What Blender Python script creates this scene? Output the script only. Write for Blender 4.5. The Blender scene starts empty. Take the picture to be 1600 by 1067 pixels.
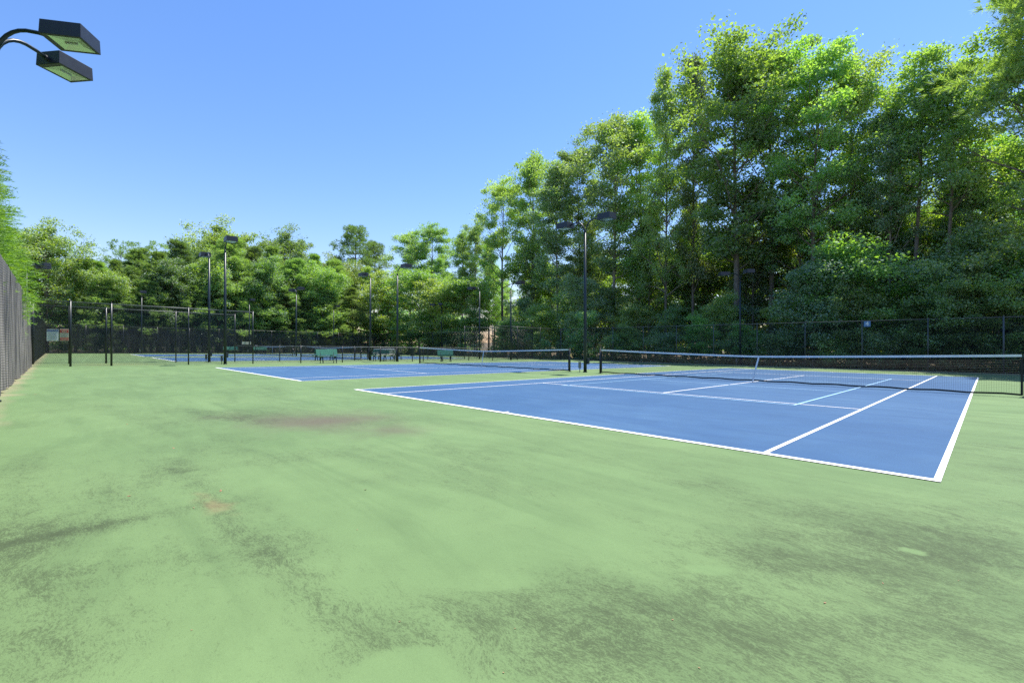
import bpy, bmesh, math, random
import numpy as np
from mathutils import Vector, Matrix
R = math.radians
SC = bpy.context.scene
COL = SC.collection

# ---------------------------------------------------------------- camera, sky, sun, exposure
CX, CY, CH = 11.25, -5.263, 1.094
SA, SB = 0.00233, -0.01754            # drainage slope of the court slab
YAW = 0.78789
cam_d = bpy.data.cameras.new('camera'); cam = bpy.data.objects.new('camera', cam_d); COL.objects.link(cam)
cam.location = (CX, CY, CH); cam.rotation_euler = (R(90), 0, YAW)
cam_d.sensor_width = 36; cam_d.lens = 16.346; cam_d.shift_x = -0.00844
cam_d.clip_start = 0.05; cam_d.clip_end = 2000
SC.camera = cam
SUN_EL, SUN_AZ = 68.0, 8.0            # azimuth measured from +Y towards +X
W = bpy.data.worlds.new('World'); SC.world = W; W.use_nodes = True
nt = W.node_tree; nt.nodes.clear()
sky = nt.nodes.new('ShaderNodeTexSky'); sky.sky_type = 'NISHITA'; sky.sun_disc = False
sky.sun_elevation = R(SUN_EL); sky.sun_rotation = R(SUN_AZ)
sky.altitude = 300; sky.air_density = 1.5; sky.dust_density = 0.15; sky.ozone_density = 8.0
bg = nt.nodes.new('ShaderNodeBackground'); bg.inputs[1].default_value = 0.086
wo = nt.nodes.new('ShaderNodeOutputWorld')
hsv = nt.nodes.new('ShaderNodeHueSaturation'); hsv.inputs['Saturation'].default_value = 1.13; hsv.inputs['Value'].default_value = 1.0
tint = nt.nodes.new('ShaderNodeMix'); tint.data_type = 'RGBA'; tint.blend_type = 'MULTIPLY'; tint.inputs[0].default_value = 1; tint.inputs[7].default_value = (1.07, .91, 1, 1)
nt.links.new(sky.outputs[0], hsv.inputs['Color']); nt.links.new(hsv.outputs[0], tint.inputs[6]); nt.links.new(tint.outputs[2], bg.inputs[0]); nt.links.new(bg.outputs[0], wo.inputs[0])
sd = bpy.data.lights.new('sun', 'SUN'); sun = bpy.data.objects.new('sun', sd); COL.objects.link(sun)
sd.energy = 3.5; sd.angle = R(0.55); sd.color = (1.0, 0.955, 0.88)
sdir = Vector((math.sin(R(SUN_AZ))*math.cos(R(SUN_EL)), math.cos(R(SUN_AZ))*math.cos(R(SUN_EL)), math.sin(R(SUN_EL))))
sun.rotation_euler = sdir.to_track_quat('Z', 'Y').to_euler(); sun.location = (0, 0, 60)
SC.view_settings.view_transform = 'Standard'; SC.view_settings.look = 'None'
SC.view_settings.exposure = 1.28; SC.view_settings.gamma = 1; SC.view_settings.use_curve_mapping = False
SC.cycles.max_bounces = 10; SC.cycles.diffuse_bounces = 8; SC.cycles.transmission_bounces = 4
SC.cycles.transparent_max_bounces = 24
SC.cycles.use_denoising = False
SC.cycles.sample_clamp_indirect = 6

def gz(x, y):
    """height of the ground"""
    return SA*(min(30, max(-90, x))-CX) + SB*(min(50, max(-30, y))-CY)
def gza(x, y):
    return SA*(np.clip(x, -90, 30)-CX) + SB*(np.clip(y, -30, 50)-CY)

# ---------------------------------------------------------------- object helpers
def tag(o, label=None, cat=None, group=None, kind=None):
    if label: o['label'] = label
    if cat: o['category'] = cat
    if group: o['group'] = group
    if kind: o['kind'] = kind
    return o
def empty(name, loc=(0, 0, 0), rz=0):
    o = bpy.data.objects.new(name, None); COL.objects.link(o)
    o.location = loc; o.rotation_euler = (0, 0, rz); o.empty_display_size = .3
    return o
def children(o): return list(o.children)
def copy_tree(o, parent=None):
    c = o.copy(); COL.objects.link(c); c.parent = parent
    for ch in children(o): copy_tree(ch, c)
    return c
class MB:
    """collects shapes, builds one mesh"""
    def __init__(s): s.v = []; s.f = []
    def add(s, vs, fs):
        n = len(s.v); s.v += [tuple(p) for p in vs]; s.f += [tuple(i+n for i in f) for f in fs]
    def box(s, c, d, rz=0, m=None):
        x, y, z = d[0]/2, d[1]/2, d[2]/2
        pts = [Vector((a*x, b*y, e*z)) for e in (-1, 1) for b in (-1, 1) for a in (-1, 1)]
        rot = m if m is not None else Matrix.Rotation(rz, 3, 'Z')
        pts = [rot @ p + Vector(c) for p in pts]
        s.add(pts, [(0, 2, 3, 1), (4, 5, 7, 6), (0, 1, 5, 4), (2, 6, 7, 3), (0, 4, 6, 2), (1, 3, 7, 5)])
    def tube(s, pts, r, n=8, cap=True):
        pts = [Vector(p) for p in pts]
        rs = r if isinstance(r, (list, tuple)) else [r]*len(pts)
        rings = []
        up = Vector((0, 0, 1))
        for i, p in enumerate(pts):
            d = (pts[min(i+1, len(pts)-1)] - pts[max(i-1, 0)]).normalized()
            a = d.cross(up if abs(d.z) < .95 else Vector((1, 0, 0))).normalized(); b = d.cross(a)
            rings.append([p + (a*math.cos(2*math.pi*k/n) + b*math.sin(2*math.pi*k/n))*rs[i] for k in range(n)])
        vs = [q for rg in rings for q in rg]; fs = []
        for i in range(len(pts)-1):
            for k in range(n):
                fs.append((i*n+k, i*n+(k+1) % n, (i+1)*n+(k+1) % n, (i+1)*n+k))
        if cap:
            fs.append(tuple(range(n-1, -1, -1))); fs.append(tuple((len(pts)-1)*n+k for k in range(n)))
        s.add(vs, fs)
    def quad(s, a, b, c, d): s.add([a, b, c, d], [(0, 1, 2, 3)])
    def mesh(s, name, m, smooth=False):
        me = bpy.data.meshes.new(name); me.from_pydata(s.v, [], s.f); me.update()
        bm = bmesh.new(); bm.from_mesh(me); bmesh.ops.recalc_face_normals(bm, faces=bm.faces); bm.to_mesh(me); bm.free()
        if smooth:
            me.polygons.foreach_set('use_smooth', [True]*len(me.polygons))
        if m: me.materials.append(m)
        return me
    def build(s, name, m, parent=None, smooth=False, bevel=0):
        me = s.mesh(name, m, smooth)
        o = bpy.data.objects.new(name, me); COL.objects.link(o); o.parent = parent
        if bevel:
            b = o.modifiers.new('bevel', 'BEVEL'); b.width = bevel; b.segments = 2; b.limit_method = 'ANGLE'
        return o
def np_mesh(name, verts, faces_n, loops, m, attr=None):
    """fast mesh: verts (N,3); faces all with faces_n corners; loops flat"""
    me = bpy.data.meshes.new(name)
    nf = len(loops)//faces_n
    me.vertices.add(len(verts)); me.vertices.foreach_set('co', np.asarray(verts, np.float32).ravel())
    me.loops.add(len(loops)); me.loops.foreach_set('vertex_index', np.asarray(loops, np.int32))
    me.polygons.add(nf); me.polygons.foreach_set('loop_start', np.arange(nf, dtype=np.int32)*faces_n)
    me.update(calc_edges=True)
    if attr is not None:
        a = me.attributes.new('rnd', 'FLOAT', 'FACE'); a.data.foreach_set('value', np.asarray(attr, np.float32))
    me.materials.append(m)
    return me
def link(name, me, parent=None):
    o = bpy.data.objects.new(name, me); COL.objects.link(o); o.parent = parent; return o

# ---------------------------------------------------------------- materials
def newmat(name):
    m = bpy.data.materials.new(name); m.use_nodes = True
    t = m.node_tree; return m, t, t.nodes['Principled BSDF']
def N(t, typ, **kw):
    n = t.nodes.new(typ)
    for k, v in kw.items():
        if k in ('operation', 'blend_type', 'data_type', 'attribute_name', 'noise_dimensions', 'interpolation_type', 'feature', 'musgrave_type', 'vector_type', 'mode'):
            setattr(n, k, v)
        else: n.inputs[k].default_value = v
    return n
def ramp(t, fac, stops):
    n = t.nodes.new('ShaderNodeValToRGB'); e = n.color_ramp.elements
    while len(e) < len(stops): e.new(.5)
    for el, (p, c) in zip(e, stops):
        el.position = p; el.color = (*c, 1) if len(c) == 3 else c
    t.links.new(fac, n.inputs[0]); return n.outputs[0]
def mixc(t, fac, a, b, blend='MIX'):
    n = t.nodes.new('ShaderNodeMix'); n.data_type = 'RGBA'; n.blend_type = blend
    for sock, v in ((n.inputs[0], fac), (n.inputs[6], a), (n.inputs[7], b)):
        if hasattr(v, 'links') or hasattr(v, 'is_linked'): t.links.new(v, sock)
        else: sock.default_value = v if isinstance(v, (int, float)) else (*v, 1)
    return n.outputs[2]
def math_(t, op, a, b=None, c=None, clamp=False):
    n = t.nodes.new('ShaderNodeMath'); n.operation = op; n.use_clamp = clamp
    for i, v in enumerate((a, b, c)):
        if v is None: continue
        if isinstance(v, (int, float)): n.inputs[i].default_value = v
        else: t.links.new(v, n.inputs[i])
    return n.outputs[0]
def noise(t, vec, scale, detail=4, rough=.55, dist=0):
    n = t.nodes.new('ShaderNodeTexNoise'); n.inputs['Scale'].default_value = scale
    n.inputs['Detail'].default_value = detail; n.inputs['Roughness'].default_value = rough
    n.inputs['Distortion'].default_value = dist
    t.links.new(vec, n.inputs['Vector']); return n.outputs[0]
def mapping(t, vec, loc=(0, 0, 0), rot=(0, 0, 0), scale=(1, 1, 1), typ='POINT'):
    n = t.nodes.new('ShaderNodeMapping'); n.vector_type = typ
    n.inputs['Location'].default_value = loc; n.inputs['Rotation'].default_value = rot; n.inputs['Scale'].default_value = scale
    t.links.new(vec, n.inputs['Vector']); return n.outputs[0]
def smooth(t, v, lo, hi, a=0., b=1.):
    n = t.nodes.new('ShaderNodeMapRange'); n.interpolation_type = 'SMOOTHSTEP'
    n.inputs[1].default_value = lo; n.inputs[2].default_value = hi; n.inputs[3].default_value = a; n.inputs[4].default_value = b
    t.links.new(v, n.inputs[0]); return n.outputs[0]
def bump(t, h, strength, dist, bsdf):
    n = t.nodes.new('ShaderNodeBump'); n.inputs['Strength'].default_value = strength; n.inputs['Distance'].default_value = dist
    t.links.new(h, n.inputs['Height']); t.links.new(n.outputs[0], bsdf.inputs['Normal'])
def simple(name, col, rough=.5, metal=0., var=.12, scale=6, spec=.5):
    m, t, b = newmat(name)
    g = t.nodes.new('ShaderNodeNewGeometry')
    n = noise(t, g.outputs['Position'], scale, 5)
    dark = tuple(c*(1-var) for c in col); lite = tuple(min(1, c*(1+var)) for c in col)
    t.links.new(ramp(t, n, [(.3, dark), (.7, lite)]), b.inputs['Base Color'])
    b.inputs['Roughness'].default_value = rough; b.inputs['Metallic'].default_value = metal
    b.inputs['Specular IOR Level'].default_value = spec
    return m

def court_paint(name, base, light, dark, dirtcol, grit=1., attr=False, cloud=1.):
    m, t, b = newmat(name)
    g = t.nodes.new('ShaderNodeNewGeometry'); pos = g.outputs['Position']
    big = noise(t, pos, .23, 5, .6, .6)
    str1 = noise(t, mapping(t, pos, rot=(0, 0, R(35)), scale=(.5, 2.2, 1)), .8, 6, .62, .8)
    mid = noise(t, pos, 2.4, 6, .6, .4)
    c = mixc(t, smooth(t, big, .35, .68), base, light)
    c = mixc(t, math_(t, 'MULTIPLY', smooth(t, str1, .42, .68), .7), c, dark)
    # dirt amount: wide clouds plus the stains stored on the slab
    cl = smooth(t, noise(t, mapping(t, pos, loc=(4, 9, 0), scale=(.8, 1, 1)), .45, 6, .62, 1.0), .36, .74)
    cl2 = smooth(t, noise(t, mapping(t, pos, loc=(1, 2, 0), rot=(0, 0, R(40)), scale=(.6, 1.6, 1)), 1.7, 6, .65, .8), .40, .72)
    d = math_(t, 'ADD', math_(t, 'MULTIPLY', cl, .30*cloud), math_(t, 'MULTIPLY', cl2, .24*cloud))
    if attr:
        a1 = t.nodes.new('ShaderNodeAttribute'); a1.attribute_name = 'stain'
        a2 = t.nodes.new('ShaderNodeAttribute'); a2.attribute_name = 'clean'
        d = math_(t, 'ADD', d, a1.outputs['Fac']); d = math_(t, 'MULTIPLY', d, a2.outputs['Fac'])
    warp = t.nodes.new('ShaderNodeTexNoise'); warp.inputs['Scale'].default_value = 1.1; warp.inputs['Detail'].default_value = 4
    t.links.new(pos, warp.inputs['Vector'])
    wv = t.nodes.new('ShaderNodeVectorMath'); wv.operation = 'MULTIPLY_ADD'; wv.inputs[1].default_value = (.5, .5, 0)
    t.links.new(warp.outputs['Color'], wv.inputs[0]); t.links.new(pos, wv.inputs[2])
    f1 = noise(t, mapping(t, wv.outputs[0], rot=(0, 0, R(28)), scale=(1, 3.0, 1)), 34, 7, .78, .3)
    f2 = noise(t, mapping(t, wv.outputs[0], rot=(0, 0, R(15)), scale=(1, 2.6, 1)), 110, 4, .7)
    f3 = noise(t, mapping(t, wv.outputs[0], rot=(0, 0, R(35)), scale=(1, 2.0, 1)), 9, 6, .75, .5)
    fl = math_(t, 'ADD', math_(t, 'MULTIPLY', f1, .42), math_(t, 'ADD', math_(t, 'MULTIPLY', f2, .33), math_(t, 'MULTIPLY', f3, .25)))
    thr = math_(t, 'MULTIPLY_ADD', d, -.105, .562)           # more dirt -> lower threshold
    mask = math_(t, 'MULTIPLY', math_(t, 'SUBTRACT', fl, thr), 12.0, clamp=True)
    mask = math_(t, 'MULTIPLY', mask, math_(t, 'MULTIPLY_ADD', d, .36, .32, clamp=True))
    c = mixc(t, math_(t, 'MULTIPLY', d, .27, clamp=True), c, dirtcol)
    c = mixc(t, math_(t, 'MULTIPLY', mask, grit), c, tuple(x*.5 for x in dirtcol))
    if attr:
        for nm, col in (('brown', (.108, .086, .064)), ('rust', (.24, .175, .09)), ('tan', (.27, .225, .14)), ('moss', (.17, .20, .075))):
            a = t.nodes.new('ShaderNodeAttribute'); a.attribute_name = nm
            c = mixc(t, a.outputs['Fac'], c, col)
    fine = noise(t, pos, 420, 2, .6)
    grain = noise(t, pos, 130, 3, .7)
    k = math_(t, 'ADD', math_(t, 'MULTIPLY', fine, .44), math_(t, 'ADD', math_(t, 'MULTIPLY', grain, .26), math_(t, 'MULTIPLY', mid, .26)))
    cc = t.nodes.new('ShaderNodeCombineXYZ')
    kk = math_(t, 'ADD', k, .52)
    for q in range(3): t.links.new(kk, cc.inputs[q])
    c = mixc(t, 1.0, c, cc.outputs[0], 'MULTIPLY')
    t.links.new(c, b.inputs['Base Color'])
    b.inputs['Roughness'].default_value = .78; b.inputs['Specular IOR Level'].default_value = .3
    bump(t, fine, .5, .002, b)
    return m
# value noise on numpy arrays, for the placed stains
def vnoise(x, y, seed=0):
    def h(i, j):
        n = (i*374761393 + j*668265263 + seed*1442695041) & 0xFFFFFFFF
        n = ((n ^ (n >> 13))*1274126177) & 0xFFFFFFFF
        return ((n ^ (n >> 16)) & 0xFFFF)/65535.
    xi = np.floor(x).astype(np.int64); yi = np.floor(y).astype(np.int64); fx, fy = x-xi, y-yi
    fx = fx*fx*(3-2*fx); fy = fy*fy*(3-2*fy)
    return (h(xi, yi)*(1-fx)+h(xi+1, yi)*fx)*(1-fy) + (h(xi, yi+1)*(1-fx)+h(xi+1, yi+1)*fx)*fy
def fbm(x, y, f, seed=0, o=5):
    r = 0; a = .5; tot = 0
    for k in range(o): r = r+a*vnoise(x*f+17.3*k, y*f-9.1*k, seed+k); tot += a; a *= .55; f *= 2.03
    return r/tot
def nblob(x, y, cx, cy, rx, ry, rot, wob=.45, seed=0):
    c, s_ = math.cos(rot), math.sin(rot); dx, dy = x-cx, y-cy
    u = (dx*c+dy*s_)/rx; v = (-dx*s_+dy*c)/ry
    r = np.sqrt(u*u+v*v) + (fbm(x, y, 1.3/max(.12, min(rx, ry)), seed)-.5)*wob*3
    q = np.clip((1.5-r)/1.5, 0, 1); return q*q*(3-2*q)
# centre x, y, radii, angle, amount (metres, court coordinates)
STAINS = [(3.4, -2.9, 2.2, .8, R(22), .35), (9.0, -3.0, 1.6, .5, R(30), .3), (4.5, -4.2, 2.2, .3, R(8), .35), (10.9, -1.0, 1.6, .6, R(30), .35), (4.1, -2.75, 1.5, .50, R(25), .8), (2.6, -3.6, 1.4, .25, R(15), .5), (.6, -4.7, 2.4, .26, R(12), .6), (2.0, -2.4, 1.2, .3, R(20), .45),
      (7.6, -4.50, 1.7, .11, 0, .8), (9.1, -4.46, 1.3, .11, R(2), .75), (9.8, -4.25, .5, .18, R(20), .6), (7.50, -5.1, .09, .8, 0, 1.0), (6.4, -3.8, .28, 1.0, R(-8), .7), (8.3, -4.95, .5, .08, R(60), .55),
      (6.1, -4.6, .6, .2, 0, .5), (8.1, -5.4, 1.1, .35, 0, .85), (7.0, -5.5, .6, .3, 0, .9), (6.6, -5.0, .7, .14, R(10), .5), (8.9, -5.2, .4, .2, R(40), .7),
      (9.95, -3.75, .6, .28, R(20), .75), (10.25, -3.4, .6, .25, R(35), .7), (10.2, -3.95, .4, .25, R(10), .7), (10.7, -3.3, .5, .3, R(50), .8), (10.9, -3.55, .35, .25, R(20), .6),
      (10.6, -2.1, .7, .40, R(45), .95), (10.5, -2.6, .5, .2, R(30), .8), (11.3, -1.6, .7, .35, R(40), .9), (11.2, -2.6, .3, .5, 0, 1.0), (10.1, -1.5, 1.0, .35, R(20), .6), (11.4, .6, .9, 1.6, 0, .7),
      (12.2, 3, 1.2, 2, 0, .4), (5.3, -5.5, 1.0, .25, R(5), .6), (-8, -3, 5, .5, R(8), .4), (-3, -1.6, 3, .4, R(5), .35), (5.5, -1.2, 2.2, .28, R(30), .3), (8.3, -1.5, 1.6, .25, R(25), .45), (7.5, -2.8, 1.8, .25, R(30), .35)]
CLEAN = [(10.27, -2.96, .11, .05, R(35), .95), (10.97, -1.93, .055, .045, 0, .95), (9.90, -4.47, .20, .17, R(20), 1.), (8.6, -3.6, 1.2, .5, R(20), .6), (9.5, -3.9, .3, .1, R(40), .6)]
def slab_attrs(x, y):
    st = np.zeros_like(x)
    for i, (cx, cy, rx, ry, rot, a) in enumerate(STAINS):
        st += a*.40*nblob(x, y, cx, cy, rx, ry, rot, .5, i*11)
        st += a*.26*nblob(x, y, cx, cy, rx*1.2+.12, ry*1.4+.16, rot, .35, i*11+5)
    cl = np.ones_like(x)
    for i, (cx, cy, rx, ry, rot, a) in enumerate(CLEAN):
        c, s_ = math.cos(rot), math.sin(rot); dx, dy = x-cx, y-cy
        r = np.sqrt(((dx*c+dy*s_)/rx)**2+((-dx*s_+dy*c)/ry)**2)+(fbm(x, y, 4, i)-.5)*.3
        cl *= 1-a*np.clip((1.12-r)/.2, 0, 1)
    br = .80*nblob(x, y, 4.45, -2.60, 1.45, .95, R(25), .5, 91)
    ru = .45*nblob(x, y, 7.5, -4.5, .26, .07, 0, .8, 92)
    # leaf dust against the foot of the fences
    ta = np.clip((y-28.3)/1.3+(fbm(x, y, .5, 93)-.5)*2.2, 0, 1)*.85
    ta = np.maximum(ta, .75*np.clip((-5.85-y)/.3+(fbm(x, y, 1.6, 94)-.5)*2.0, 0, 1))
    mo = .5*np.clip((fbm(x, y, .35, 95)-.45)*4, 0, 1)*np.clip(1-np.abs(x+21)/4.5, 0, 1)+.35*np.clip((x+36)*-1/3, 0, 1)*np.clip((fbm(x, y, .3, 96)-.45)*3, 0, 1)
    return dict(stain=st, clean=cl, brown=br, rust=ru, tan=ta, moss=mo)
M = {}
M['green'] = court_paint('green_acrylic', (.118, .194, .074), (.140, .220, .086), (.096, .160, .061), (.078, .112, .046), 1., True, 1.4)
M['blue'] = court_paint('blue_acrylic', (.029, .088, .188), (.046, .114, .216), (.026, .080, .178), (.028, .076, .15), .55, False, .5)
def line_paint(name, col):
    m, t, b = newmat(name); g = t.nodes.new('ShaderNodeNewGeometry')
    n = noise(t, g.outputs['Position'], 14, 8, .75)
    t.links.new(mixc(t, smooth(t, n, .50, .68, 0, .75), col, tuple(x*.62 for x in col)), b.inputs['Base Color'])
    b.inputs['Roughness'].default_value = .7; return m
M['white_line'] = line_paint('white_line_paint', (.82, .82, .80))
M['pale_line'] = line_paint('pale_blue_line_paint', (.30, .52, .72))
M['rail'] = simple('sunlit_rail_coating', (.085, .095, .092), .4, 0, .2, 20)  # greyer than the black steel; sunlit sheen put into the colour
M['metal'] = simple('black_green_coated_steel', (.012, .018, .02), .35, 0, .2, 30)
M['pole'] = simple('dark_green_pole_paint', (.010, .020, .022), .38, 0, .2, 12)
M['lamp'] = simple('dark_bronze_lamp_housing', (.022, .026, .035), .42, 0, .15, 8)
M['vinyl'] = simple('black_vinyl_chain_link', (.016, .02, .02), .45)
M['white'] = simple('white_vinyl_band', (.78, .78, .76), .6, 0, .06, 5)
M['nettw'] = simple('black_net_twine', (.012, .014, .013), .7)
M['brass'] = simple('tan_crank_handle', (.55, .36, .13), .5)
M['bench_green'] = simple('green_bench_plastic', (.045, .21, .14), .5, 0, .15, 10)
M['bench_dkgreen'] = simple('dark_green_bench_plastic', (.03, .13, .09), .5, 0, .15, 10)
M['bench_white'] = simple('weathered_white_bench_plastic', (.55, .54, .48), .6, 0, .15, 10)
M['bench_leg'] = simple('black_bench_leg', (.012, .02, .018), .5)
M['signwhite'] = simple('white_sign_face', (.62, .68, .68), .5, 0, .05)
M['signblue'] = simple('blue_sign_print', (.05, .10, .25), .5)
M['signred'] = simple('red_sign_print', (.50, .05, .035), .5)
M['signcream'] = simple('cream_sign_face', (.60, .56, .42), .5)
M['numblue'] = simple('blue_number_plate', (.09, .20, .38), .5)
M['grey'] = simple('grey_electrical_box', (.18, .19, .19), .5)
M['stone'] = simple('tan_rough_stone', (.36, .29, .22), .9, 0, .3, 3)
def reflector():
    m, t, b = newmat('lamp_reflector_behind_glass')
    b.inputs['Base Color'].default_value = (.75, .78, .72, 1); b.inputs['Metallic'].default_value = .9; b.inputs['Roughness'].default_value = .22
    return m
M['reflector'] = reflector()
def glass():
    m, t, b = newmat('lamp_glass'); b.inputs['Base Color'].default_value = (.9, .95, .92, 1)
    b.inputs['Roughness'].default_value = .05; b.inputs['Transmission Weight'].default_value = 1; b.inputs['IOR'].default_value = 1.1
    return m
M['glass'] = glass()
def bark(name, a, b_):
    m, t, b = newmat(name); g = t.nodes.new('ShaderNodeNewGeometry')
    p = mapping(t, g.outputs['Position'], scale=(1, 1, .25))
    n = noise(t, p, 9, 7, .7, .6)
    t.links.new(ramp(t, n, [(.32, a), (.68, b_)]), b.inputs['Base Color']); b.inputs['Roughness'].default_value = .9
    bump(t, n, .8, .03, b); return m
M['bark'] = bark('grey_brown_bark', (.08, .065, .05), (.24, .20, .155))
M['bark_pale'] = bark('pale_bark', (.16, .14, .11), (.36, .32, .26))
M['bark_pine'] = bark('pine_bark', (.06, .04, .03), (.20, .13, .09))
def fabric(name, cols, opac, ribs=False):
    m, t, b = newmat(name); g = t.nodes.new('ShaderNodeNewGeometry'); p = g.outputs['Position']
    n = noise(t, mapping(t, p, scale=(3.5, 3.5, .16)), 3, 6, .62)
    n2 = noise(t, p, 300, 2, .5)
    c = ramp(t, n, list(zip((.36, .5, .66), cols)))
    c = mixc(t, 1, c, ramp(t, n2, [(.3, (.7, .7, .7)), (.7, (1.2, 1.2, 1.2))]), 'MULTIPLY')
    if ribs:
        w = t.nodes.new('ShaderNodeTexWave'); w.wave_type = 'BANDS'; w.bands_direction = 'Z'; w.inputs['Scale'].default_value = 5.5; w.inputs['Distortion'].default_value = .8; w.inputs['Detail'].default_value = 2
        t.links.new(p, w.inputs['Vector'])
        c = mixc(t, 1, c, ramp(t, w.outputs['Fac'], [(.15, (.62, .62, .62)), (.6, (1.05, 1.05, 1.05))]), 'MULTIPLY')
    b.inputs['Roughness'].default_value = .6
    t.links.new(c, b.inputs['Base Color'])
    tr = t.nodes.new('ShaderNodeBsdfTransparent'); mx = t.nodes.new('ShaderNodeMixShader'); mx.inputs[0].default_value = opac
    t.links.new(tr.outputs[0], mx.inputs[1]); t.links.new(b.outputs[0], mx.inputs[2])
    t.links.new(mx.outputs[0], t.nodes['Material Output'].inputs[0]); return m
M['fabric'] = fabric('faded_fold_shaded_windscreen', ((.05, .05, .056), (.165, .15, .145), (.31, .28, .262)), .95, True)  # faded cloth; light and dark of its folds painted as vertical streaks
M['fabric_dark'] = fabric('black_windscreen_fabric', ((.012, .013, .014), (.020, .021, .022), (.03, .03, .03)), .72)
def leaf(name, stops, tr_col, trans=.42, gloss=.08, hue=.045):
    m = bpy.data.materials.new(name); m.use_nodes = True; t = m.node_tree; t.nodes.clear()
    at = t.nodes.new('ShaderNodeAttribute'); at.attribute_name = 'rnd'
    oi = t.nodes.new('ShaderNodeObjectInfo')
    col = ramp(t, at.outputs['Fac'], stops)
    hs = t.nodes.new('ShaderNodeHueSaturation')
    t.links.new(col, hs.inputs['Color'])
    t.links.new(math_(t, 'MULTIPLY_ADD', oi.outputs['Random'], hue, .488-hue/2), hs.inputs['Hue'])
    t.links.new(math_(t, 'MULTIPLY_ADD', math_(t, 'FRACT', math_(t, 'MULTIPLY', oi.outputs['Random'], 7.31)), .75, .70), hs.inputs['Value'])
    c = hs.outputs[0]
    d = t.nodes.new('ShaderNodeBsdfDiffuse'); t.links.new(c, d.inputs[0])
    tr = t.nodes.new('ShaderNodeBsdfTranslucent'); t.links.new(mixc(t, 1.0, c, tr_col, 'MULTIPLY'), tr.inputs[0])
    gl = t.nodes.new('ShaderNodeBsdfGlossy'); gl.inputs['Roughness'].default_value = .68; gl.inputs[0].default_value = (.85, .9, .9, 1)
    m1 = t.nodes.new('ShaderNodeMixShader'); m1.inputs[0].default_value = trans
    t.links.new(d.outputs[0], m1.inputs[1]); t.links.new(tr.outputs[0], m1.inputs[2])
    m2 = t.nodes.new('ShaderNodeMixShader'); m2.inputs[0].default_value = gloss
    t.links.new(m1.outputs[0], m2.inputs[1]); t.links.new(gl.outputs[0], m2.inputs[2])
    o = t.nodes.new('ShaderNodeOutputMaterial'); t.links.new(m2.outputs[0], o.inputs[0]); return m
M['leaf_oak'] = leaf('oak_leaves', [(0, (0.089, 0.185, 0.061)), (.6, (0.162, 0.307, 0.095)), (1, (0.252, 0.414, 0.135))], (2.2, 2.0, .5), .6, .11)
M['leaf_maple'] = leaf('maple_leaves', [(0, (0.091, 0.179, 0.035)), (.6, (0.157, 0.291, 0.050)), (1, (0.232, 0.381, 0.076))], (2.0, 1.8, .5), .55, .12)
M['leaf_shrub'] = leaf('shrub_leaves', [(0, (0.096, 0.196, 0.067)), (.6, (0.179, 0.332, 0.102)), (1, (0.308, 0.467, 0.177))], (2.2, 2.0, .5), .5, .16)
M['needle'] = leaf('pine_needles', [(0, (0.091, 0.170, 0.049)), (.5, (0.175, 0.302, 0.079)), (1, (0.279, 0.423, 0.109))], (1.7, 1.7, .6), .42, .08, .02)
M['cypress'] = leaf('feathery_evergreen_sprays', [(0, (0.047, 0.139, 0.012)), (.5, (0.113, 0.288, 0.020)), (1, (0.205, 0.427, 0.030))], (1.8, 1.6, .5), .42, .06, .015)
M['dryleaf'] = simple('dry_leaf', (.30, .17, .09), .8)
def forest_floor():
    m, t, b = newmat('leaf_litter_ground'); g = t.nodes.new('ShaderNodeNewGeometry'); p = g.outputs['Position']
    n = noise(t, p, .35, 6, .65); n2 = noise(t, p, 6, 6, .75); n3 = noise(t, p, .12, 4)
    c = ramp(t, n2, [(.3, (.07, .05, .03)), (.55, (.20, .14, .09)), (.75, (.32, .24, .15))])
    c = mixc(t, smooth(t, n, .48, .66), c, (.07, .12, .035))
    t.links.new(c, b.inputs['Base Color']); b.inputs['Roughness'].default_value = .95; bump(t, n2, 1, .05, b); return m
M['floor'] = forest_floor()

# ---------------------------------------------------------------- ground, slab, courts, lines
def ground():
    xs = sorted(set(list(np.arange(-90, 31, 8.)) + [-600, -300, -150, -90, 30, 80, 200, 600]))
    ys = sorted(set(list(np.arange(-30, 51, 8.)) + [-600, -300, -100, 50, 90, 200, 600]))
    mb = MB(); nx, ny = len(xs), len(ys)
    mb.v = [(x, y, gz(x, y)-.06) for y in ys for x in xs]
    mb.f = [(j*nx+i, j*nx+i+1, (j+1)*nx+i+1, (j+1)*nx+i) for j in range(ny-1) for i in range(nx-1)]
    o = mb.build('ground', M['floor']); tag(o, 'brown leaf litter ground under the woods', kind='structure')
ground()
def sheet(name, x0, x1, y0, y1, dz, m, thick=0, label=None):
    mb = MB()
    P = [(x0, y0), (x1, y0), (x1, y1), (x0, y1)]
    top = [(x, y, gz(x, y)+dz) for x, y in P]
    if thick:
        bot = [(x, y, z-thick) for x, y, z in top]
        mb.add(top+bot, [(0, 1, 2, 3), (7, 6, 5, 4), (0, 4, 5, 1), (1, 5, 6, 2), (2, 6, 7, 3), (3, 7, 4, 0)])
    else: mb.add(top, [(0, 1, 2, 3)])
    o = mb.build(name, m); tag(o, label, kind='structure'); return o
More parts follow.
